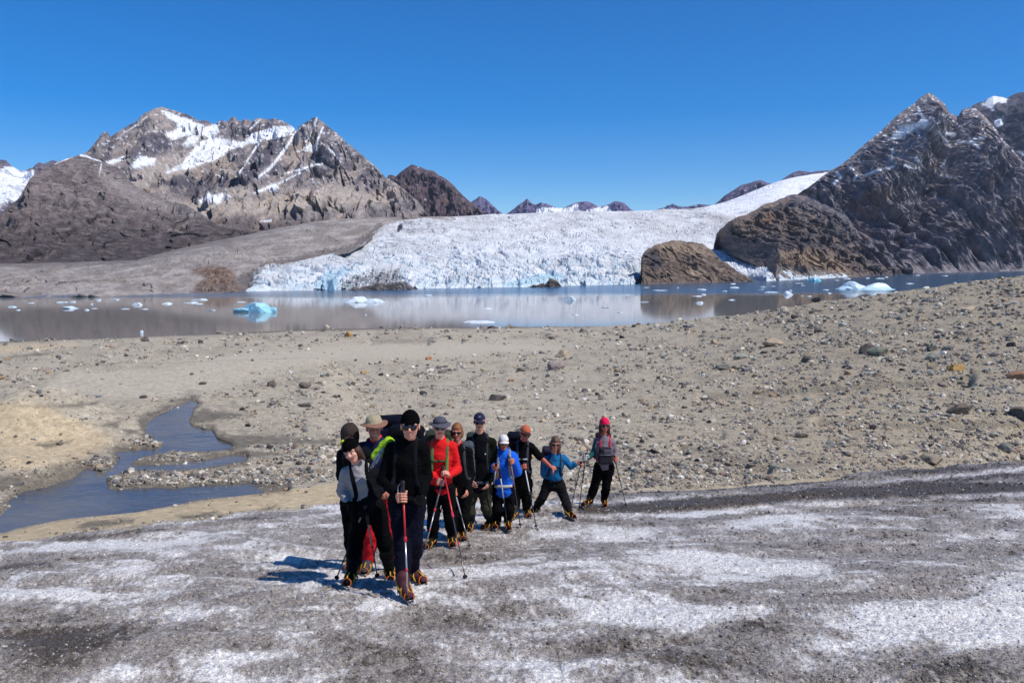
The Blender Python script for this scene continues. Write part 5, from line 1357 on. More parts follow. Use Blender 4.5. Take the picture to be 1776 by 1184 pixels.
def body_frame(yaw, roll=0., pitch=0.):
    f = np.array([math.sin(yaw), -math.cos(yaw), 0.]); r = np.array([math.cos(yaw), math.sin(yaw), 0.]); u = UP.copy()   # r = the picture's right
    f, u = f * math.cos(pitch) - u * math.sin(pitch), u * math.cos(pitch) + f * math.sin(pitch)
    r, u = r * math.cos(roll) - u * math.sin(roll), u * math.cos(roll) + r * math.sin(roll)
    return r, u, f

def head_geo(C, R, hs, neckb, smile=.5, jaw=1.0, eyes=False, nose=1.0):
    """C centre of the face at eye height, R=(right, up, front); returns pieces of skin mesh with material indices"""
    r, u, f = R; Rm = np.array([r, u, f]); L = lambda x, y, z: A3(C) + (r * x + u * y + f * z) * hs
    vx = Vox(A3(C) - .26, A3(C) + .2, .0048)
    vx.ell(L(0, .028, -.012), Rm, np.array([.074, .094, .093]) * hs, 0)
    vx.ell(L(0, -.042, .022), Rm, np.array([.060 * jaw, .072, .066]) * hs, .03)
    vx.ell(L(0, -.098, .048), Rm, np.array([.027 * jaw, .022, .026]) * hs, .02)
    vx.cap(L(-.048, .022, .066), L(.048, .022, .066), .014 * hs, None, .02)
    for sg in (-1, 1):
        vx.ell(L(.036 * sg, -.030, .060), Rm, np.array([.024, .020, .022]) * hs, .018)
        vx.ell(L(.033 * sg, 0, .093), Rm, np.array([.021, .012, .016]) * hs, 0, sub=True) if False else None
        vx.ell(L(.078 * sg, -.010, -.008), Rm, np.array([.011, .032, .021]) * hs, .008)
    vx.cap(L(0, .008, .082), L(0, -.026, .104 * nose), .009 * hs, .0135 * hs, .008)
    for sg in (-1, 1): vx.cap(L(0, -.028, .096), L(.013 * sg, -.031, .088), .0095 * hs, .0085 * hs, .005)
    w_ = .020 + .008 * smile
    for sg in (-1, 1):
        vx.cap(L(0, -.060, .083), L(w_ * sg, -.058 + .007 * smile, .070), .0062 * hs, .0045 * hs, .004)
        vx.cap(L(0, -.072, .081), L(w_ * sg, -.062 + .006 * smile, .069), .0072 * hs, .0045 * hs, .004)
    vx.cap(L(0, -.07, -.03), neckb, .052 * hs, .060 * hs, .03)
    V, Fq = vx.mesh()
    ce = V[Fq].mean(1) - A3(C); lx, ly, lz = [(ce @ a) / hs for a in (r, u, f)]
    mi = np.zeros(len(Fq), int)
    yy = ly - 8.0 * smile * lx * lx
    lips = (np.abs(lx) < w_ + .003) & (np.abs(yy + .066) < .0125) & (lz > .05)
    mi[lips] = 1
    if smile > .6: mi[(np.abs(lx) < w_ - .006) & (np.abs(yy + .066) < .0036) & (lz > .05)] = 2
    out = [(V, Fq, mi)]
    if eyes:
        for sg in (-1, 1):
            v, fa = ICO2; ev = L(.033 * sg, .0, .079) + (v * np.array([.015, .0075, .008]) * hs) @ Rm
            out.append((ev, fa, 2)); iv = L(.033 * sg, .0, .0845) + (v * np.array([.0072, .0072, .004]) * hs) @ Rm; out.append((iv, fa, 3))
            out.append((*tube([L(.018 * sg, .021, .088), L(.034 * sg, .027, .086), L(.052 * sg, .020, .074)], .0042 * hs, 6), 3))
    return out, L, Rm

def sunglasses(L, Rm, hs, root, org, col=(10, 10, 12)):
    C = L(0, 0, 0); vx = Vox(C - .13, C + .13, .0036)
    for sg in (-1, 1):
        vx.ell(L(.034 * sg, .0, .089), nrm_rows(Rm, sg), np.array([.035, .026, .010]) * hs, .004)
        vx.cap(L(.060 * sg, .010, .080), L(.079 * sg, .008, -.01), .0042 * hs, .0036 * hs, .004)
    vx.cap(L(-.012, .009, .099), L(.012, .009, .099), .005 * hs, None, .004)
    V, Fq = vx.mesh()
    return part('sunglasses', V, Fq, pmat('dark_lens', col, .08, 0, .7), root, org)
def nrm_rows(Rm, sg):
    r, u, f = Rm; a = .28 * sg
    return np.array([r * math.cos(a) - f * math.sin(a), u, f * math.cos(a) + r * math.sin(a)])

def beanie(L, Rm, hs, root, org, col, name='beanie', line=.022, tall=.008, o=.014):
    C = L(0, 0, 0); vx = Vox(C - .16, C + .22, .006)
    vx.ell(L(0, .030, -.012), Rm, np.array([.074 + o, .094 + o + tall, .093 + o]) * hs, 0)
    r, u, f = Rm
    vx.clip(L(0, line, .08), -nrm(u * .93 + f * -.36 * -1 * .0 + f * .0 - 0 * r) if False else -nrm(u + f * -.0))
    vx.ell(L(0, -.005, -.06), Rm, np.array([.078, .06, .062]) * hs, .01)
    V, Fq = vx.mesh(); V = V + vx.grad(V) * (.0016 * np.sin((V - C) @ r * 900))[:, None]
    return part(name, V, Fq, cmat(col, .95, 160., nm='knit'), root, org)

def brim_hat(L, Rm, hs, root, org, col, R=.175, crown=.105, droop=.02, band=None, name='hat', under=None):
    r, u, f = Rm; b = .050
    prof = [(.002, crown + .012), (.045, crown + .010), (.074, crown - .004), (.086, crown - .035), (.092, b + .012), (.094, b + .004), (.12, b - droop * .2), (R * .9, b - droop * .7), (R, b - droop), (R, b - droop - .006), (R * .88, b - droop * .7 - .007), (.10, b - .005), (.088, b - .004)]
    V, Fq = lathe([(a * hs, h * hs) for a, h in prof], L(0, 0, -.006), u, f, 36, .96, 1.08, .10)
    n = 36; mi = np.repeat((np.arange(len(prof) - 1) >= 5).astype(int), n)
    o = part(name, V, Fq, [cmat(col, .9, nm='hat_felt'), cmat(under or col, .9, nm='hat_felt')], root, org, mi)
    if band:
        v2, f2 = lathe([(.0935 * hs, (b + .006) * hs), (.095 * hs, (b + .012) * hs), (.0905 * hs, (b + .030) * hs), (.088 * hs, (b + .030) * hs)], L(0, 0, -.006), u, f, 36, .96, 1.08)
        part('hat_band', v2, f2, cmat(band, .9, nm='hat_felt'), o, org)
    return o
def cap_hat(L, Rm, hs, root, org, col, name='cap', visor=None, flap=None, logo=None):
    C = L(0, 0, 0); r, u, f = Rm; vx = Vox(C - .18, C + .22, .006)
    vx.ell(L(0, .030, -.010), Rm, np.array([.085, .104, .104]) * hs, 0); vx.clip(L(0, .036, 0), -u)
    V, Fq = vx.mesh(); o = part(name, V, Fq, cmat(col, .85, nm='cap_cotton'), root, org)
    g = []
    for i, y in enumerate((0, 1, 2, 3, 4)):
        t = y / 4
        for x in np.linspace(-1, 1, 13):
            zz = .088 * math.sqrt(max(0, 1 - (x * .92) ** 2)) + t * .075 * math.sqrt(max(0, 1 - x * x * .85)); g.append(L(x * (.080 - .004 * t), .040 - .020 * t - .022 * x * x, zz))
    g = np.array(g); g2 = g - u * .006
    F1 = grid_faces(5, 13); V = np.concatenate([g, g2]); Fv = np.concatenate([F1, F1[:, ::-1] + 65])
    rim = [52 + k for k in range(13)]; Fr = np.array([(rim[k], rim[k + 1], rim[k + 1] + 65, rim[k] + 65) for k in range(12)])
    part('visor', V, np.concatenate([Fv, Fr]), cmat(visor or col, .85, nm='cap_cotton'), o, org)
    if flap:
        vx = Vox(C - .22, C + .2, .007); vx.ell(L(0, -.03, -.045), Rm, np.array([.095, .095, .07]) * hs, 0); vx.ell(L(0, -.04, .06), Rm, np.array([.085, .14, .09]) * hs, 0, sub=True); vx.clip(L(0, .05, 0), u)
        V, Fq = vx.mesh(); part('neck_flap', V, Fq, cmat(flap, .9, nm='cap_cotton'), o, org)
    if logo:
        v, fa = ICO2; part('emblem', L(.0, .085, .078) + (v * np.array([.018, .008, .004])) @ Rm, fa, cmat(logo, .8, nm='thread'), o, org)
    return o
def hair(L, Rm, hs, root, org, col, drop=.09, width=.096, fringe=.03, long=None, back=.08):
    C = L(0, 0, 0); vx = Vox(C - .34, C + .2, .0065)
    vx.ell(L(0, .035, -.014), Rm, np.array([width - .008, .106, .106]) * hs, 0)
    vx.ell(L(0, -.03, -.03), Rm, np.array([width + .006, drop, back]) * hs, .03)
    for (x, y, z, x2, y2, z2, ra, rb) in (long or []): vx.cap(L(x, y, z), L(x2, y2, z2), ra, rb, .03)
    vx.ell(L(0, -.075, .085), Rm, np.array([.066, .075 + fringe, .075]) * hs, 0, sub=True)
    vx.ell(L(0, -.02, .10), Rm, np.array([.058, .05 + fringe * .6, .05]) * hs, 0, sub=True)
    V, Fq = vx.mesh(); r, u, f = Rm
    q = V - C
    V = V + vx.grad(V) * (.004 * fbm(q @ r * 90, q @ u * 14, q @ f * 90, 3))[:, None]
    return part('hair', V, Fq, cmat(col, .55, 120., .35, .4, nm='hair'), root, org)

def wrinkle(V, vx, org, a=.010, f=7.0):
    q = V - np.asarray(org); nz = fbm(q[:, 0] * f, q[:, 1] * f, q[:, 2] * f * 1.5, 3) + .8 * (ridged(q[:, 0] * f * 1.4, q[:, 1] * f * 1.4, q[:, 2] * f * 2.6, 3) - .4)
    return V + vx.grad(V) * (nz * a)[:, None]

PEOPLE = {}
def person(key, label, feet, J, head, dress, poles=(), s=1.0, res=.012):
    """feet: [(col,row,yaw)...]; J: joints as (col,row,depth offset) in photo pixels; everything is placed at the depth of the feet"""
    fp = [A3(ice_hit(c, r)) for c, r, y in feet]
    Y0 = sum(p[1] for p in fp) / 2
    W = lambda q: np.array([float(x) for x in pt(q[0], q[1], Y0 + (q[2] if len(q) > 2 else 0.))])
    org = (fp[0] + fp[1]) / 2; org[2] = min(fp[0][2], fp[1][2])
    root = empty('person', Vector(org)); tag(root, label, 'person', 'hikers of the glacier party')
    j = {k: W(v) for k, v in J.items()}
    an = [f_ + UP * .115 * s + np.array([-math.sin(math.radians(y)), math.cos(math.radians(y)), 0]) * .05 for f_, (c, r, y) in zip(fp, feet)]
    j['anL'], j['anR'] = an
    side = nrm(j['shR'] - j['shL']); side[2] *= .3; side = nrm(side); fwd = nrm(np.cross(UP, side)) * -1
    if fwd[1] > 0: fwd = -fwd
    # poles and the hands that close on them
    hands = {}
    for k, pdef in enumerate(poles):
        top = W(pdef['top']); tip = A3(ice_hit(*pdef['tip'])) - UP * .01
        pole(top, tip, pdef['label'], **pdef.get('look', {}))
        if pdef.get('hand'):
            A = nrm(top - tip); G = top - A * pdef.get('down', .085); hd = pdef['hand']
            el = j['el' + hd]; d = nrm(el - G); d = nrm(d - (d @ A) * A * .6)
            j['wr' + hd] = G + d * .088; hands[hd] = ('grip', G, A, d)
    for hd in 'LR':
        if hd not in hands: hands[hd] = ('open', None, None, None)
    hipc = (j['hipL'] + j['hipR']) / 2; shc = (j['shL'] + j['shR']) / 2
    waist = hipc * .62 + shc * .38; chest = hipc * .26 + shc * .74
    sw = np.linalg.norm(j['shR'] - j['shL']) / 2
    allp = np.array(list(j.values()) + fp); lo = allp.min(0) - .22; hi = allp.max(0) + .22
    D = dress
    def torso(vx, o, hem=.0, k=.05):
        vx.econe(hipc - UP * hem, waist, side, (.146 * s + o, .105 * s + o), (.124 * s + o, .096 * s + o), k)
        vx.econe(waist, chest, side, (.124 * s + o, .096 * s + o), (sw * .88 + o, .110 * s + o), k)
        vx.cap(j['shL'] * .90 + shc * .10 - UP * .012, shc + UP * .012, .047 * s + o, .055 * s + o, k); vx.cap(j['shR'] * .90 + shc * .10 - UP * .012, shc + UP * .012, .047 * s + o, .055 * s + o, k)
        vx.econe(chest, shc, side, (sw * .88 + o, .108 * s + o), (sw * .72 + o, .075 * s + o), k)
        vx.cap(shc + UP * .005, j['neck'] + UP * .015, .072 * s + o * .6, .052 * s + o * .6, k)
    def arm(vx, h, o, frac=1.0, k=.03):
        sh, el, wr = j['sh' + h], j['el' + h], j['wr' + h]
        vx.cap(sh - UP * .012, el, .050 * s + o, .042 * s + o, k)
        e2 = el + (wr - el) * frac
        if frac > 0: vx.cap(el, e2, .043 * s + o, (.043 - .013 * frac) * s + o, k)
    def leg(vx, h, o, k=.03, stop=1.0):
        hp, kn, ak = j['hip' + h], j['kn' + h], j['an' + h]
        vx.cap(hp, kn, .088 * s + o, .057 * s + o, k)
        e = kn + (ak - kn) * stop
        vx.cap(kn, kn * .6 + e * .4 - fwd * .012, .056 * s + o, .056 * s + o, k); vx.cap(kn * .6 + e * .4 - fwd * .012, e, .056 * s + o, .043 * s + o, k)
    # --- body
    pieces = []
    vb = Vox(lo, hi, .015); torso(vb, -.014)
    bare = D.get('bare', {})
    for h in 'LR': arm(vb, h, -.012, 0 if bare.get(h) else 1.0); leg(vb, h, -.014)
    V, Fq = vb.mesh(); pieces.append((V, Fq, 0))
    hs = s * head.get('size', 1.0); Cc = W(head['at'])
    R = body_frame(math.radians(head.get('yaw', 0)), math.radians(head.get('roll', 0)), math.radians(head.get('pitch', 0)))
    hp_, L, Rm = head_geo(Cc, R, hs, j['neck'] - UP * .03, head.get('smile', .5), head.get('jaw', 1.0), head.get('eyes', False))
    pieces += hp_
    gl = D.get('gloves', {})
    for h in 'LR':
        kind, G, A, d = hands[h]; wr, el = j['wr' + h], j['el' + h]
        for glove in ((False, True) if gl.get(h) else (False,)):
            c = G if G is not None else wr
            ext = [c - .17, c + .17]
            if bare.get(h) and not glove: ext = [np.minimum(c, el) - .17, np.maximum(c, el) + .17]
            vx = Vox(ext[0], ext[1], .0045 if not bare.get(h) else .005)
            o = .006 if glove else (-.002 if gl.get(h) else 0.)
            sg = 1 if h == 'L' else -1
            if kind == 'grip': grip_hand(vx, wr, G, A, sg * D.get('wrap', {}).get(h, 1), o, s)
            else:
                dd = nrm(wr - el) ; pd = D.get('palm', {}).get(h); open_hand(vx, wr, dd if 'hand_dir' not in D or h not in D['hand_dir'] else D['hand_dir'][h], np.array(pd) if pd else nrm(side * (sg) - fwd * .4), o, s, D.get('curl', .5))
            e_ = el if bare.get(h) and not glove else wr + nrm(el - wr) * (.07 if not glove else .05)
            vx.cap(e_, wr, (.040 if bare.get(h) else .029) * s + o, .0255 * s + o, .012)
            V, Fq = vx.mesh()
            if glove: part('glove', V, Fq, cmat(gl[h], .8, nm='glove'), root, org)
            else: pieces.append((V, Fq, 0))
    mesh_mix('body', pieces, [skin_mat(head.get('skin', (214, 150, 124))), pmat('lips', (182, 98, 86), .4), pmat('teeth', (214, 204, 192), .3), pmat('eye', (30, 24, 22), .2)], root, org)
    # --- trousers
    vt = Vox(lo, hi, res); o = D.get('loose', .018)
    vt.econe(hipc - UP * .02, waist, side, (.150 * s + o * .6, .108 * s + o * .6), (.134 * s + o * .4, .098 * s + o * .4), .04)
    for h in 'LR': leg(vt, h, o, .04)
    V, Fq = vt.mesh(); V = wrinkle(V, vt, org, .011, 6.0)
    part('trousers', V, Fq, cmat(D['trousers'], .85, nm='trouser_cloth'), root, org)
    # --- jacket
    vj = Vox(lo, hi, res); oj = D.get('bulk', .020); hem = D.get('hem', .05)
    torso(vj, oj, hem)
    for h in 'LR': arm(vj, h, oj * .8, 0.12 if bare.get(h) else .98)
    vj.clip(hipc - UP * (hem + .07), -UP, lo, np.array([hi[0], hi[1], hipc[2] + .02])) if D.get('cut', True) and not any(j['wr' + h][2] < hipc[2] for h in 'LR') else None
    V, Fq = vj.mesh(); V = wrinkle(V, vj, org, .011, 6.5)
    mi = None; mats = [cmat(D['jacket'], .85, nm='jacket_cloth')]
    if 'jacket2' in D:
        fc = V[Fq].mean(1); mats.append(cmat(D['jacket2'], .85, nm='jacket_cloth')); mi = D['split'](fc, j, hipc, shc).astype(int)
    part('jacket', V, Fq, mats, root, org, mi)
    if D.get('collar'):
        vc = Vox(j['neck'] - .16, j['neck'] + .16, .008); vc.cap(j['neck'] - UP * .035, j['neck'] + UP * .022, .080 * s, .068 * s, .01)
        vc.clip(j['neck'] + UP * .050, UP); V, Fq = vc.mesh(); V = wrinkle(V, vc, org, .006, 16.)
        part(D.get('collar_name', 'collar'), V, Fq, cmat(D['collar'], .9, nm='fleece'), root, org)
    if D.get('vest'):
        vv = Vox(lo, hi, res); vv.econe(hipc - UP * .04, waist, side, (.155 * s + .035, .115 * s + .05), (.138 * s + .035, .105 * s + .06), .03); vv.econe(waist, waist * .45 + chest * .55, side, (.138 * s + .035, .105 * s + .06), (.12 * s + .03, .105 * s + .03), .03)
        V, Fq = vv.mesh(); V = wrinkle(V, vv, org, .008, 7.); part('vest', V, Fq, cmat(D['vest'], .8, nm='jacket_cloth'), root, org)
    # --- boots, gaiters
    for h, f_, (c, r, y) in zip('LR', fp, feet):
        b = boot(root, org, f_, math.radians(y), D.get('boots', (34, 32, 34)), s, None, True, j['an' + h] + UP * .06, D.get('straps', YEL))
        if D.get('gaiters'):
            vg = Vox(f_ - .25, j['kn' + h] + .2, .010); kn, ak = j['kn' + h], j['an' + h]
            vg.cap(kn * .66 + ak * .34, kn * .45 + ak * .55, .074 * s, .076 * s, .01); vg.cap(kn * .45 + ak * .55, ak + UP * .02, .076 * s, .066 * s, .02)
            V, Fq = vg.mesh(); V = wrinkle(V, vg, org, .005, 12.); part('gaiter', V, Fq, cmat(D['gaiters'], .7, nm='gaiter'), root, org)
    PEOPLE[key] = dict(j=j, root=root, org=org, vj=vj, side=side, fwd=fwd, L=L, Rm=Rm, hs=hs, hipc=hipc, shc=shc, chest=chest, waist=waist, sw=sw, s=s, W=W, Y0=Y0, fp=fp)
    return PEOPLE[key]

def on_front(p, P, out=.006):
    """push a point out of the jacket, towards the front of the wearer"""
    P = A3(P) + p['fwd'] * .45
    for _ in range(120):
        if float(p['vj'].at(P[None])[0]) < .004: break
        P = P - p['fwd'] * .005
    return P + p['fwd'] * out
def on_skin(p, P, out=.006):
    """nearest point of the jacket surface"""
    P = A3(P)
    for _ in range(8): P = P - p['vj'].grad(P[None])[0] * float(p['vj'].at(P[None])[0])
    return P + p['vj'].grad(P[None])[0] * out
def rucksack(p, label, col, strapc, hgt=.52, wid=.155, dep=.115, up=.10, shift=0., chest_strap=None, hip=None, lid=None, extras=None, ycol=None, lift=0.):
    """worn on the back: pack body, lid, two shoulder straps over the jacket, chest strap and hip belt"""
    f, sd, s = p['fwd'], p['side'], p['s']
    c = (p['chest'] * .55 + p['waist'] * .45) - f * (.15 + dep) + sd * shift + UP * (up + lift)
    org = c - UP * hgt / 2
    root = empty('backpack', Vector(org)); tag(root, label, 'backpack', 'packs worn by the hikers')
    axs = nrm(p['shc'] - p['hipc']); f2 = nrm(f - (f @ axs) * axs); Rm = np.array([np.cross(axs, f2), axs, f2])
    vx = Vox(c - .5, c + .5, .014)
    vx.box(c, Rm, (wid, hgt / 2, dep), .07, 0); vx.box(c - axs * .08 - f2 * dep * .8, Rm, (wid * .8, hgt * .3, dep * .45), .05, .03)
    V, Fq = vx.mesh(); V = wrinkle(V, vx, org, .010, 7.)
    part('pack_body', V, Fq, cmat(col, .75, nm='pack_cloth'), root, org)
    vx = Vox(c - .5, c + .6, .013); vx.box(c + axs * (hgt / 2 + .01), Rm, (wid * .95, .06, dep * 1.05), .055, 0)
    V, Fq = vx.mesh(); V = wrinkle(V, vx, org, .008, 8.); part('pack_lid', V, Fq, cmat(lid or col, .75, nm='pack_cloth'), root, org)
    for h, sg in (('L', -1), ('R', 1)):
        pts = []
        top = p['shc'] + sd * sg * p['sw'] * .62
        pts.append(top - f * .15 + UP * .0)
        pts.append(on_skin(p, top - f * .05 + UP * .10, .008)); pts.append(on_skin(p, top + f * .05 + UP * .10, .010))
        for t, w_ in ((.10, .60), (.3, .60), (.5, .66), (.68, .78)):
            q = p['shc'] * (1 - t) + p['hipc'] * t + sd * sg * p['sw'] * w_; pts.append(on_front(p, q, .008))
        pts.append(on_skin(p, p['waist'] + sd * sg * (.15 * s + .05) - f * .03, .004)); pts.append(p['waist'] + sd * sg * (.12 * s) - f * .14)
        # denser path
        P = np.array(pts); tt = np.linspace(0, len(P) - 1, 26); P2 = np.stack([np.interp(tt, np.arange(len(P)), P[:, i]) for i in range(3)], 1)
        for _ in range(2): P2[1:-1] = .25 * P2[:-2] + .5 * P2[1:-1] + .25 * P2[2:]
        mesh_mix('shoulder_strap', [tube(P2, .022 * np.concatenate([[.5], np.ones(len(P2) - 6), [.9, .8, .65, .5, .4]]), 10, False, (f2, .35))], [cmat(strapc, .85, nm='webbing')], root, org)
    if chest_strap:
        q = [on_front(p, p['shc'] * .72 + p['hipc'] * .28 + sd * p['sw'] * x, .012) for x in np.linspace(-.62, .62, 9)]
        cs = mesh_mix('chest_strap', [tube(q, .013, 8, False, (f2, .5))], [cmat(chest_strap, .85, nm='webbing')], root, org)
        mesh_mix('buckle', [tube([q[4] - sd * .025 + f * .006, q[4] + sd * .025 + f * .006], .014, 8, False, (f2, .5))], [pmat('buckle', (30, 30, 32), .4)], cs, org)
    if hip:
        q = [on_front(p, p['hipc'] * .88 + p['shc'] * .12 + sd * x, .012) for x in np.linspace(-.135, .135, 11) * s]
        mesh_mix('hip_belt', [tube(q, .022, 8, False, (f2, .5))], [cmat(hip, .85, nm='webbing')], root, org)
    if extras: extras(p, root, org, c, Rm)
    return root

G_, S_ = (150, 150, 152), 'grip'
RED = (206, 28, 30)
# ---------------------------------------------------------------- the man in black at the front
def lime_pocket(p, root, org, c, Rm):
    q = p['W']((664, 776, .16)); vx = Vox(q - .25, q + .25, .011)
    vx.cap(p['W']((652, 790, .16)), p['W']((674, 768, .16)), .050, .062, 0); V, Fq = vx.mesh(); V = wrinkle(V, vx, org, .012, 9.)
    part('side_pocket', V, Fq, cmat((168, 206, 40), .7, nm='lime_cloth'), root, org)
    L = [(*tube([p['W']((643 + 3 * k, 812 - 3 * k, .05)), p['W']((655 + 3 * k, 790 - 4 * k, .04))], .012, 8), k % 2) for k in range(4)]
    mesh_mix('rolled_mat', L, [cmat((120, 128, 146), .8, nm='mat'), cmat((190, 196, 206), .8, nm='mat')], root, org)
p = person('D', 'smiling man all in black with black beanie and sunglasses, nearest to the camera', [(702, 1036, 25), (722, 1013, 40)],
    dict(neck=(708, 766, .0), shL=(678, 778, .02), shR=(734, 776, .0), elL=(664, 832, -.02), elR=(739, 824, .04), wrL=(690, 860, -.2), wrR=(731, 858, -.12), hipL=(692, 872, .02), hipR=(719, 872, .0), knL=(698, 946, -.09), knR=(718, 938, -.03)),
    dict(at=(711.5, 738, -.05), yaw=3, smile=1.0, jaw=1.02, size=1.0),
    dict(jacket=(17, 17, 19), trousers=(27, 27, 44), boots=(78, 40, 46), hem=.05, gloves={'R': (26, 26, 28)}, collar=(15, 15, 17), bulk=.015, palm={'R': (-.2, -1, 0)}),
    [dict(top=(698.5, 833, -.24), tip=(708, 1048), hand='L', down=.15, label='pole with red and white shaft planted by the man in black', look=dict(upper=(200, 40, 40), lower=(196, 190, 186), clampc=(206, 30, 40), strap=(150, 150, 150)))], 1.03, .010)
beanie(p['L'], p['Rm'], p['hs'], p['root'], p['org'], (14, 14, 15)); sunglasses(p['L'], p['Rm'], p['hs'], p['root'], p['org'])
rucksack(p, 'black backpack with lime green side pocket on the man in black', (20, 22, 28), (34, 36, 42), .56, .18, .12, .03, -.06, None, (24, 24, 26), None, lime_pocket)
# gloves hanging at his hip are the grey palmed glove of the right hand
gv = p['j']['wrR']; 
for dx, dz in ((-.018, -.05), (.012, -.03)):
    v, fa = ICO2; q = gv + p['fwd'] * .03 + p['side'] * dx + UP * dz
    part('glove_patch', q + v * np.array([.016, .014, .042]), fa, cmat((150, 150, 152), .8, nm='glove'), p['root'], p['org'])

# ---------------------------------------------------------------- the woman leaning at the left
p = person('A', 'woman in black beanie and pale grey fleece leaning her head, at the left front', [(613, 1016, -8), (676, 1006, 12)],
    dict(neck=(620, 804, -.02), shL=(601, 818, -.02), shR=(643, 815, .02), elL=(594, 850, .02), elR=(654, 850, .03), wrL=(603, 872, -.12), wrR=(633, 884, -.2), hipL=(628, 884, .0), hipR=(654, 884, .0), knL=(616, 948, -.04), knR=(668, 944, -.02)),
    dict(at=(610, 782, -.10), yaw=-10, roll=-20, pitch=8, smile=.6, eyes=True, jaw=.94, size=.97, skin=(226, 170, 148)),
    dict(jacket=(154, 149, 148), jacket2=(30, 31, 36), split=lambda fc, j, h, s: (fc[:, 2] < h[2] + .30 * (s[2] - h[2]) + .55 * np.clip(fc[:, 0] - j['shL'][0] - .12, 0, .3)) | (fc[:, 0] > j['shR'][0] - .01), trousers=(15, 15, 17), boots=(26, 25, 27), hem=.0, gloves={'L': (20, 21, 26), 'R': (20, 21, 26)}, collar=(176, 168, 158), straps=YEL),
    [dict(top=(634, 876, -.22), tip=(581.5, 1006), hand='R', down=.10, label='dark pole slanting left from the leaning woman', look=dict(upper=(120, 120, 122), lower=(36, 36, 40))),
     dict(top=(636, 893, -.2), tip=(655, 1001), label='thin grey pole between the legs of the leaning woman', look=dict(upper=(140, 140, 140), lower=(60, 60, 62)))], .95, .011)
beanie(p['L'], p['Rm'], p['hs'], p['root'], p['org'], (12, 12, 14), line=.028)
hair(p['L'], p['Rm'], p['hs'], p['root'], p['org'], (70, 44, 30), .10, .088, .05, [(.072, -.02, -.01, .085, -.12, -.02, .03, .022)])
rucksack(p, 'black backpack with thin dark straps on the leaning woman', (26, 27, 32), (24, 25, 30), .5, .16, .11, .02, .0)
# ---------------------------------------------------------------- hooded hiker behind her
p = person('B', 'hiker in a dark brown hood mostly hidden behind the leaning woman', [(609, 986, 0), (623, 985, 5)],
    dict(neck=(607, 772, .02), shL=(594, 786, .0), shR=(630, 784, .0), elL=(592, 824, .0), elR=(636, 824, .0), wrL=(603, 846, -.15), wrR=(630, 846, -.15), hipL=(606, 872), hipR=(626, 872), knL=(608, 925, -.03), knR=(624, 925, -.03)),
    dict(at=(606.5, 754, -.04), yaw=4, smile=.2, eyes=True, pitch=14, skin=(150, 100, 82)),
    dict(jacket=(24, 26, 30), trousers=(18, 18, 20), boots=(30, 30, 32), hem=.06, gloves={'L': (20, 20, 22), 'R': (20, 20, 22)}), [], .98, .013)
C = p['L'](0, 0, 0); vx = Vox(C - .22, C + .24, .007)
vx.ell(p['L'](0, .02, -.015), p['Rm'], np.array([.104, .118, .122]) * p['hs'], 0); vx.cap(p['L'](0, -.06, -.03), p['j']['neck'] - UP * .05, .095, .10, .05)
vx.ell(p['L'](0, -.035, .11), p['Rm'], np.array([.068, .082, .075]) * p['hs'], 0, sub=True)
V, Fq = vx.mesh(); V = wrinkle(V, vx, p['org'], .005, 12.); part('hood', V, Fq, cmat((58, 48, 44), .9, nm='jacket_cloth'), p['root'], p['org'])
mesh_mix('hood_trim', [tube([p['W']((590, 771, -.14)), p['W']((592, 766, -.15)), p['W']((596, 763, -.15))], .011, 8)], [cmat((190, 200, 40), .8, nm='lime_cloth')], p['root'], p['org'])
# ---------------------------------------------------------------- the man in the wide sun hat
p = person('C', 'bearded man in wide beige sun hat and navy jacket with red gaiters, second row', [(637, 992, -5), (684, 988, 10)],
    dict(neck=(652, 762, .0), shL=(628, 776, .02), shR=(680, 776, .0), elL=(620, 822, .0), elR=(690, 822, .0), wrL=(634, 848, -.18), wrR=(676, 848, -.18), hipL=(646, 866), hipR=(672, 866), knL=(641, 928, -.05), knR=(679, 928, -.05)),
    dict(at=(649, 741, -.08), yaw=8, roll=-4, smile=.9, eyes=True, size=1.02, skin=(190, 122, 98)),
    dict(jacket=(22, 28, 60), trousers=(190, 22, 32), boots=(60, 60, 66), hem=.05, collar=(214, 40, 34), gaiters=None, loose=.022), [], 1.03, .012)
brim_hat(p['L'], p['Rm'], p['hs'], p['root'], p['org'], (166, 152, 124), .152, .120, .014, None, under=(136, 98, 80))  # whole brim browner than the crown: its shading put into the felt colour
mesh_mix('beard', [(p['L'](0, -.088, .040) + (ICO3[0] * np.array([.050, .034, .038])) @ p['Rm'], ICO3[1], 0)], [cmat((120, 104, 94), .9, nm='hair')], p['root'], p['org'])
rucksack(p, 'large navy backpack rising behind the man in the sun hat', (20, 24, 50), (40, 42, 60), .64, .20, .15, .16, .09, None, None, (26, 26, 44))
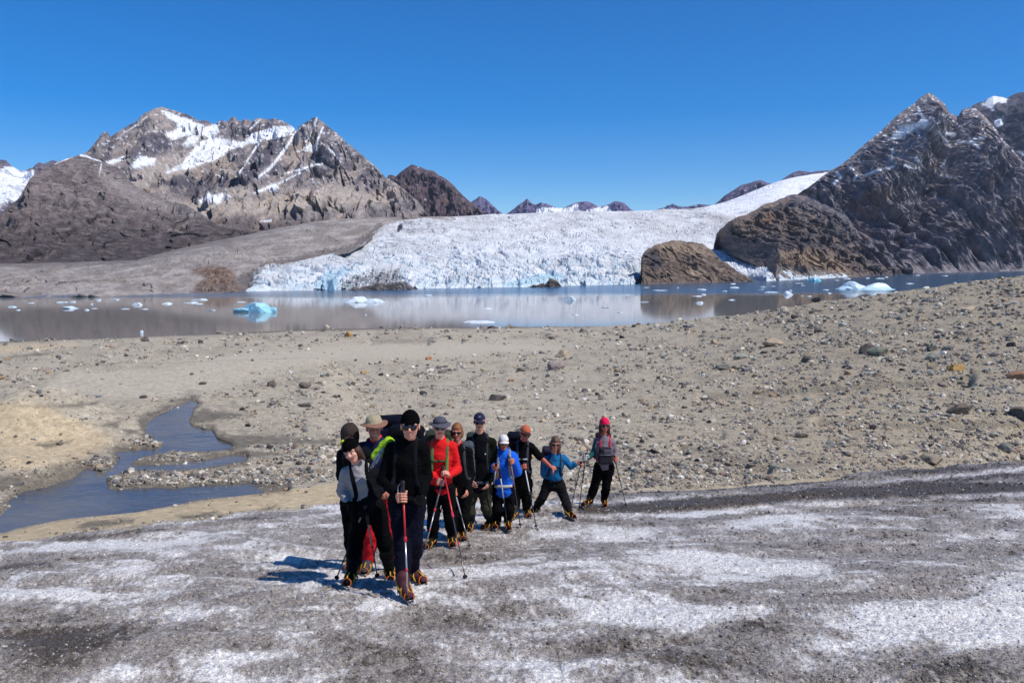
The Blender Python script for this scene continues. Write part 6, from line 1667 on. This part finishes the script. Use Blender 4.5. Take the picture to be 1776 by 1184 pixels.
# ---------------------------------------------------------------- the man in the red jacket
p = person('E', 'man in bright red fleece and grey bucket hat, hands together on poles', [(747, 950, -25), (784, 946, 8)],
    dict(neck=(763, 762, .0), shL=(742, 774, .0), shR=(785, 773, .0), elL=(739, 814, .0), elR=(793, 814, .0), wrL=(760, 832, -.26), wrR=(779, 832, -.22), hipL=(753, 850), hipR=(777, 850), knL=(751, 902, -.05), knR=(780, 900, -.05)),
    dict(at=(763, 740, -.07), yaw=5, smile=.35, jaw=1.06, size=1.02, skin=(222, 158, 136)),
    dict(jacket=(214, 26, 28), trousers=(19, 18, 20), boots=(44, 40, 40), hem=.0, collar=(214, 26, 28), bulk=.018),
    [dict(top=(768, 808, -.34), tip=(808, 1005), hand='R', down=.20, label='long pole with bright red upper shaft held by the man in red', look=dict(upper=(224, 30, 34), lower=(96, 92, 94), clampc=(226, 40, 80)), ),
     dict(top=(771, 818, -.30), tip=(735, 958), hand='L', down=.14, label='grey pole slanting left from the hands of the man in red', look=dict(upper=(110, 108, 112), lower=(176, 176, 178), clampc=(190, 40, 60))),
     dict(top=(776, 836, -.10), tip=(752, 938), label='second grey pole slanting left, between the legs of the man in red', look=dict(upper=(140, 140, 144), lower=(170, 160, 160), clampc=(190, 40, 60)))], 1.03, .012)
brim_hat(p['L'], p['Rm'], p['hs'], p['root'], p['org'], (82, 80, 90), .142, .118, .024, (58, 56, 64)); sunglasses(p['L'], p['Rm'], p['hs'], p['root'], p['org'])
rucksack(p, 'olive green backpack with green straps on the man in red', (48, 54, 40), (84, 112, 62), .56, .19, .13, .06, -.05, (70, 104, 54), (30, 30, 30))
# ---------------------------------------------------------------- woman with brown bob
p = person('F', 'woman with brown bobbed hair and red scarf behind the man in red', [(788, 938, 0), (803, 936, 8)],
    dict(neck=(793, 770, .0), shL=(777, 782, .0), shR=(812, 782, .0), elL=(774, 822, .0), elR=(817, 822, .03), wrL=(783, 846, -.18), wrR=(811, 848, -.12), hipL=(789, 852), hipR=(808, 852), knL=(789, 896, -.04), knR=(805, 895, -.04)),
    dict(at=(792.5, 749, -.07), yaw=-2, smile=.4, jaw=.92, size=.98, skin=(206, 136, 112)),
    dict(jacket=(24, 22, 24), trousers=(26, 26, 24), boots=(46, 42, 40), hem=.03, collar=(196, 22, 44), collar_name='scarf'),
    [dict(top=(786, 842, -.16), tip=(816, 952), hand='L', down=.10, label='pale grey pole standing right of the long red one', look=dict(upper=(170, 166, 170), lower=(150, 148, 150)))], .97, .013)
hair(p['L'], p['Rm'], p['hs'], p['root'], p['org'], (132, 82, 44), .086, .090, .058); sunglasses(p['L'], p['Rm'], p['hs'], p['root'], p['org'])
rucksack(p, 'grey backpack on the woman with the brown bob', (70, 76, 82), (58, 62, 66), .5, .15, .11, .0, .06)
# ---------------------------------------------------------------- tall man, navy cap
p = person('G', 'tall man in navy cap and dark jacket with olive trousers', [(815, 920, -8), (848, 917, -40)],
    dict(neck=(832, 753, .0), shL=(814, 766, .0), shR=(853, 766, .0), elL=(808, 806, .04), elR=(857, 806, .04), wrL=(817, 832, -.08), wrR=(848, 834, -.10), hipL=(820, 842), hipR=(841, 842), knL=(814, 882, -.04), knR=(843, 880, -.03)),
    dict(at=(831.5, 731, -.07), yaw=4, smile=.3, jaw=1.0, skin=(214, 150, 126)),
    dict(jacket=(26, 26, 30), jacket2=(34, 38, 26), split=lambda fc, j, h, s: fc[:, 0] > j['shR'][0] - .06, trousers=(50, 48, 34), boots=(36, 36, 38), hem=.02, collar=(30, 32, 28), gaiters=(24, 34, 40), bulk=.026), [], 1.03, .013)
cap_hat(p['L'], p['Rm'], p['hs'], p['root'], p['org'], (38, 38, 62), logo=(170, 170, 180)); sunglasses(p['L'], p['Rm'], p['hs'], p['root'], p['org'])
rucksack(p, 'dark grey green backpack on the tall man in the navy cap', (46, 52, 50), (44, 48, 52), .5, .17, .12, .04, -.06, None, (60, 66, 78))
q = on_front(p, p['chest'] + p['side'] * .08 + UP * .02, .0); part('emblem', q + ICO2[0] * np.array([.014, .008, .012]), ICO2[1], cmat((190, 190, 190), .8, nm='thread'), p['root'], p['org'])
# ---------------------------------------------------------------- blue jacket, white cap
p = person('H', 'short hiker in bright blue jacket and white cap holding several poles', [(862, 915, -12), (881, 917, 6)],
    dict(neck=(873, 783, .0), shL=(858, 792, .0), shR=(890, 791, .0), elL=(853, 820, -.02), elR=(897, 818, -.02), wrL=(862, 812, -.24), wrR=(886, 806, -.24), hipL=(864, 846), hipR=(882, 846), knL=(862, 882, -.05), knR=(883, 882, -.05)),
    dict(at=(873.5, 767, -.07), yaw=6, smile=.3, size=.98, skin=(206, 128, 96)),
    dict(jacket=(24, 96, 206), trousers=(22, 21, 24), boots=(40, 38, 40), hem=.05, collar=(30, 104, 216), bulk=.034),
    [dict(top=(861, 803, -.30), tip=(848, 906), hand='L', down=.09, label='white pole leaning left in the hand of the hiker in bright blue', look=dict(upper=(206, 206, 206), lower=(190, 190, 190), strap=(226, 110, 30))),
     dict(top=(866, 812, -.28), tip=(882, 925), label='dark pole with pale top leaning right in front of the bright blue jacket', look=dict(upper=(198, 196, 190), lower=(44, 44, 46), strap=(226, 110, 30))),
     dict(top=(884, 789, -.30), tip=(903, 914), hand='R', down=.10, label='pole reaching chest height at the right of the bright blue jacket', look=dict(upper=(170, 120, 100), lower=(80, 78, 80), grip=(150, 140, 130)))], .92, .013)
cap_hat(p['L'], p['Rm'], p['hs'], p['root'], p['org'], (214, 212, 207), flap=(30, 24, 22)); sunglasses(p['L'], p['Rm'], p['hs'], p['root'], p['org'])
rucksack(p, 'blue and grey backpack with pale straps on the hiker in bright blue', (40, 66, 120), (120, 128, 140), .46, .14, .10, .0, -.04, None, (186, 184, 170))
# ---------------------------------------------------------------- orange cap, reaching
p = person('I', 'hiker in orange cap and black top reaching a bare forearm to the right', [(890, 901, -25), (914, 896, 15)],
    dict(neck=(906, 767, -.02), shL=(893, 776, .0), shR=(921, 774, -.02), elL=(893, 805, .0), elR=(936, 791, -.08), wrL=(906, 806, -.2), wrR=(953, 807, -.2), hipL=(897, 838), hipR=(912, 838), knL=(893, 870, -.04), knR=(914, 868, -.03)),
    dict(at=(911, 751, -.08), yaw=16, roll=6, pitch=6, smile=.5, skin=(188, 104, 84)),
    dict(jacket=(19, 18, 20), trousers=(20, 19, 20), boots=(52, 44, 40), hem=.05, bare={'R': True}, collar=(24, 44, 60), palm={'R': (.2, -.5, -1)}, curl=.55),
    [dict(top=(908.5, 801, -.26), tip=(931, 917), hand='L', down=.09, label='pole with white upper part in the left hand of the orange capped hiker', look=dict(upper=(214, 212, 208), lower=(52, 50, 54)))], 1.0, .014)
cap_hat(p['L'], p['Rm'], p['hs'], p['root'], p['org'], (190, 98, 68), visor=(60, 34, 30)); sunglasses(p['L'], p['Rm'], p['hs'], p['root'], p['org'])
rucksack(p, 'dark navy backpack on the orange capped hiker', (26, 28, 44), (60, 64, 74), .54, .17, .13, .09, -.12, (176, 180, 186))
# ---------------------------------------------------------------- blue top, legs apart
p = person('J', 'woman in teal blue top with legs wide apart, second from the right', [(929, 889, -35), (988, 898, 30)],
    dict(neck=(962, 787, -.04), shL=(947, 796, -.02), shR=(978, 793, -.02), elL=(944, 823, .0), elR=(990, 808, -.02), wrL=(957, 812, -.20), wrR=(1004, 810, -.1), hipL=(951, 838, .02), hipR=(969, 838, .02), knL=(941, 862, -.02), knR=(980, 866, -.02)),
    dict(at=(963, 769, -.12), yaw=6, roll=4, pitch=6, smile=.9, jaw=.95, size=.98, skin=(204, 134, 108)),
    dict(jacket=(22, 104, 152), trousers=(42, 40, 42), boots=(40, 36, 38), hem=.0, bulk=.014, palm={'L': (0, -1, -.3)}, curl=.9, collar=(22, 100, 146)),
    [dict(top=(1008.5, 800, -.14), tip=(990, 881), hand='R', down=.09, label='thin grey pole tilted between the two women on the right', look=dict(upper=(96, 96, 98), lower=(120, 120, 122)))], .95, .013)
hair(p['L'], p['Rm'], p['hs'], p['root'], p['org'], (96, 70, 54), .10, .088, .05, [(.078, -.04, -.02, .085, -.17, .0, .034, .022), (-.07, -.03, -.03, -.075, -.1, -.02, .03, .02)]); sunglasses(p['L'], p['Rm'], p['hs'], p['root'], p['org'])
rucksack(p, 'dark purple backpack on the woman in teal blue', (44, 36, 54), (42, 40, 60), .48, .15, .11, .02, -.07, (36, 40, 60), (30, 28, 34))
# ---------------------------------------------------------------- pink beanie at the far right
p = person('K', 'woman in pink beanie and grey top standing alone at the far right', [(1020, 877, -45), (1048, 878, 0)],
    dict(neck=(1048, 755, .0), shL=(1035, 765, .0), shR=(1062, 765, .0), elL=(1029, 787, .0), elR=(1068, 787, .02), wrL=(1016, 797, -.15), wrR=(1066, 799, -.1), hipL=(1039, 811), hipR=(1056, 811), knL=(1031, 844, -.03), knR=(1051, 845, -.03)),
    dict(at=(1048.5, 737, -.06), yaw=6, smile=.5, jaw=.94, skin=(190, 112, 88)),
    dict(jacket=(128, 116, 118), jacket2=(22, 74, 74), split=lambda fc, j, h, s: fc[:, 0] < j['elL'][0] + .035, trousers=(19, 18, 19), boots=(44, 40, 40), hem=.0, bulk=.016, gloves={'L': (190, 186, 176)}),
    [dict(top=(1017, 784, -.2), tip=(1003, 889), hand='L', down=.10, label='dark pole with red strap planted left of the pink beanied woman', look=dict(upper=(40, 38, 42), lower=(40, 40, 42), strap=(206, 40, 50))),
     dict(top=(1064.5, 789, -.16), tip=(1087, 880), hand='R', down=.09, label='thin dark pole at the far right of the party', look=dict(upper=(46, 44, 46), lower=(110, 108, 110)))], 1.0, .014)
beanie(p['L'], p['Rm'], p['hs'], p['root'], p['org'], (224, 30, 78), name='beanie', line=.028); sunglasses(p['L'], p['Rm'], p['hs'], p['root'], p['org'])
hair(p['L'], p['Rm'], p['hs'], p['root'], p['org'], (58, 34, 26), .11, .088, .04, [(-.07, -.04, -.02, -.085, -.16, .0, .034, .024), (.07, -.04, -.02, .085, -.16, .0, .034, .024)])
rucksack(p, 'dark backpack with red shoulder straps on the pink beanied woman', (50, 30, 34), (190, 34, 62), .46, .15, .10, .02, 0.)
# chest bag worn in front
c = on_front(p, p['waist'] * .5 + p['chest'] * .5, .05); root = empty('chest_bag', Vector(c - UP * .14)); tag(root, 'dark grey chest bag with zip pockets on the pink beanied woman', 'bag')
Rb = np.array([p['side'], UP, p['fwd']])
vx = Vox(c - .3, c + .3, .011); vx.box(c - UP * .06, Rb, (.135, .10, .07), .045, 0); vx.box(c + UP * .075, Rb, (.115, .075, .05), .04, .02); V, Fq = vx.mesh(); V = wrinkle(V, vx, c, .006, 10.)
part('bag_body', V, Fq, cmat((44, 40, 46), .8, nm='pack_cloth'), root, c - UP * .14)
vx = Vox(c - .3, c + .3, .010); vx.box(c + UP * .065 + p['fwd'] * .045 + p['side'] * .03, Rb, (.075, .05, .022), .02, 0); V, Fq = vx.mesh(); part('pocket', V, Fq, cmat((86, 80, 90), .8, nm='pack_cloth'), root, c - UP * .14)
mesh_mix('zip', [tube([c + UP * .02 + p['fwd'] * .075 - p['side'] * .11, c + UP * .02 + p['fwd'] * .078, c + UP * .02 + p['fwd'] * .075 + p['side'] * .11], .006, 6)], [pmat('zip', (120, 116, 120), .5)], root, c - UP * .14)
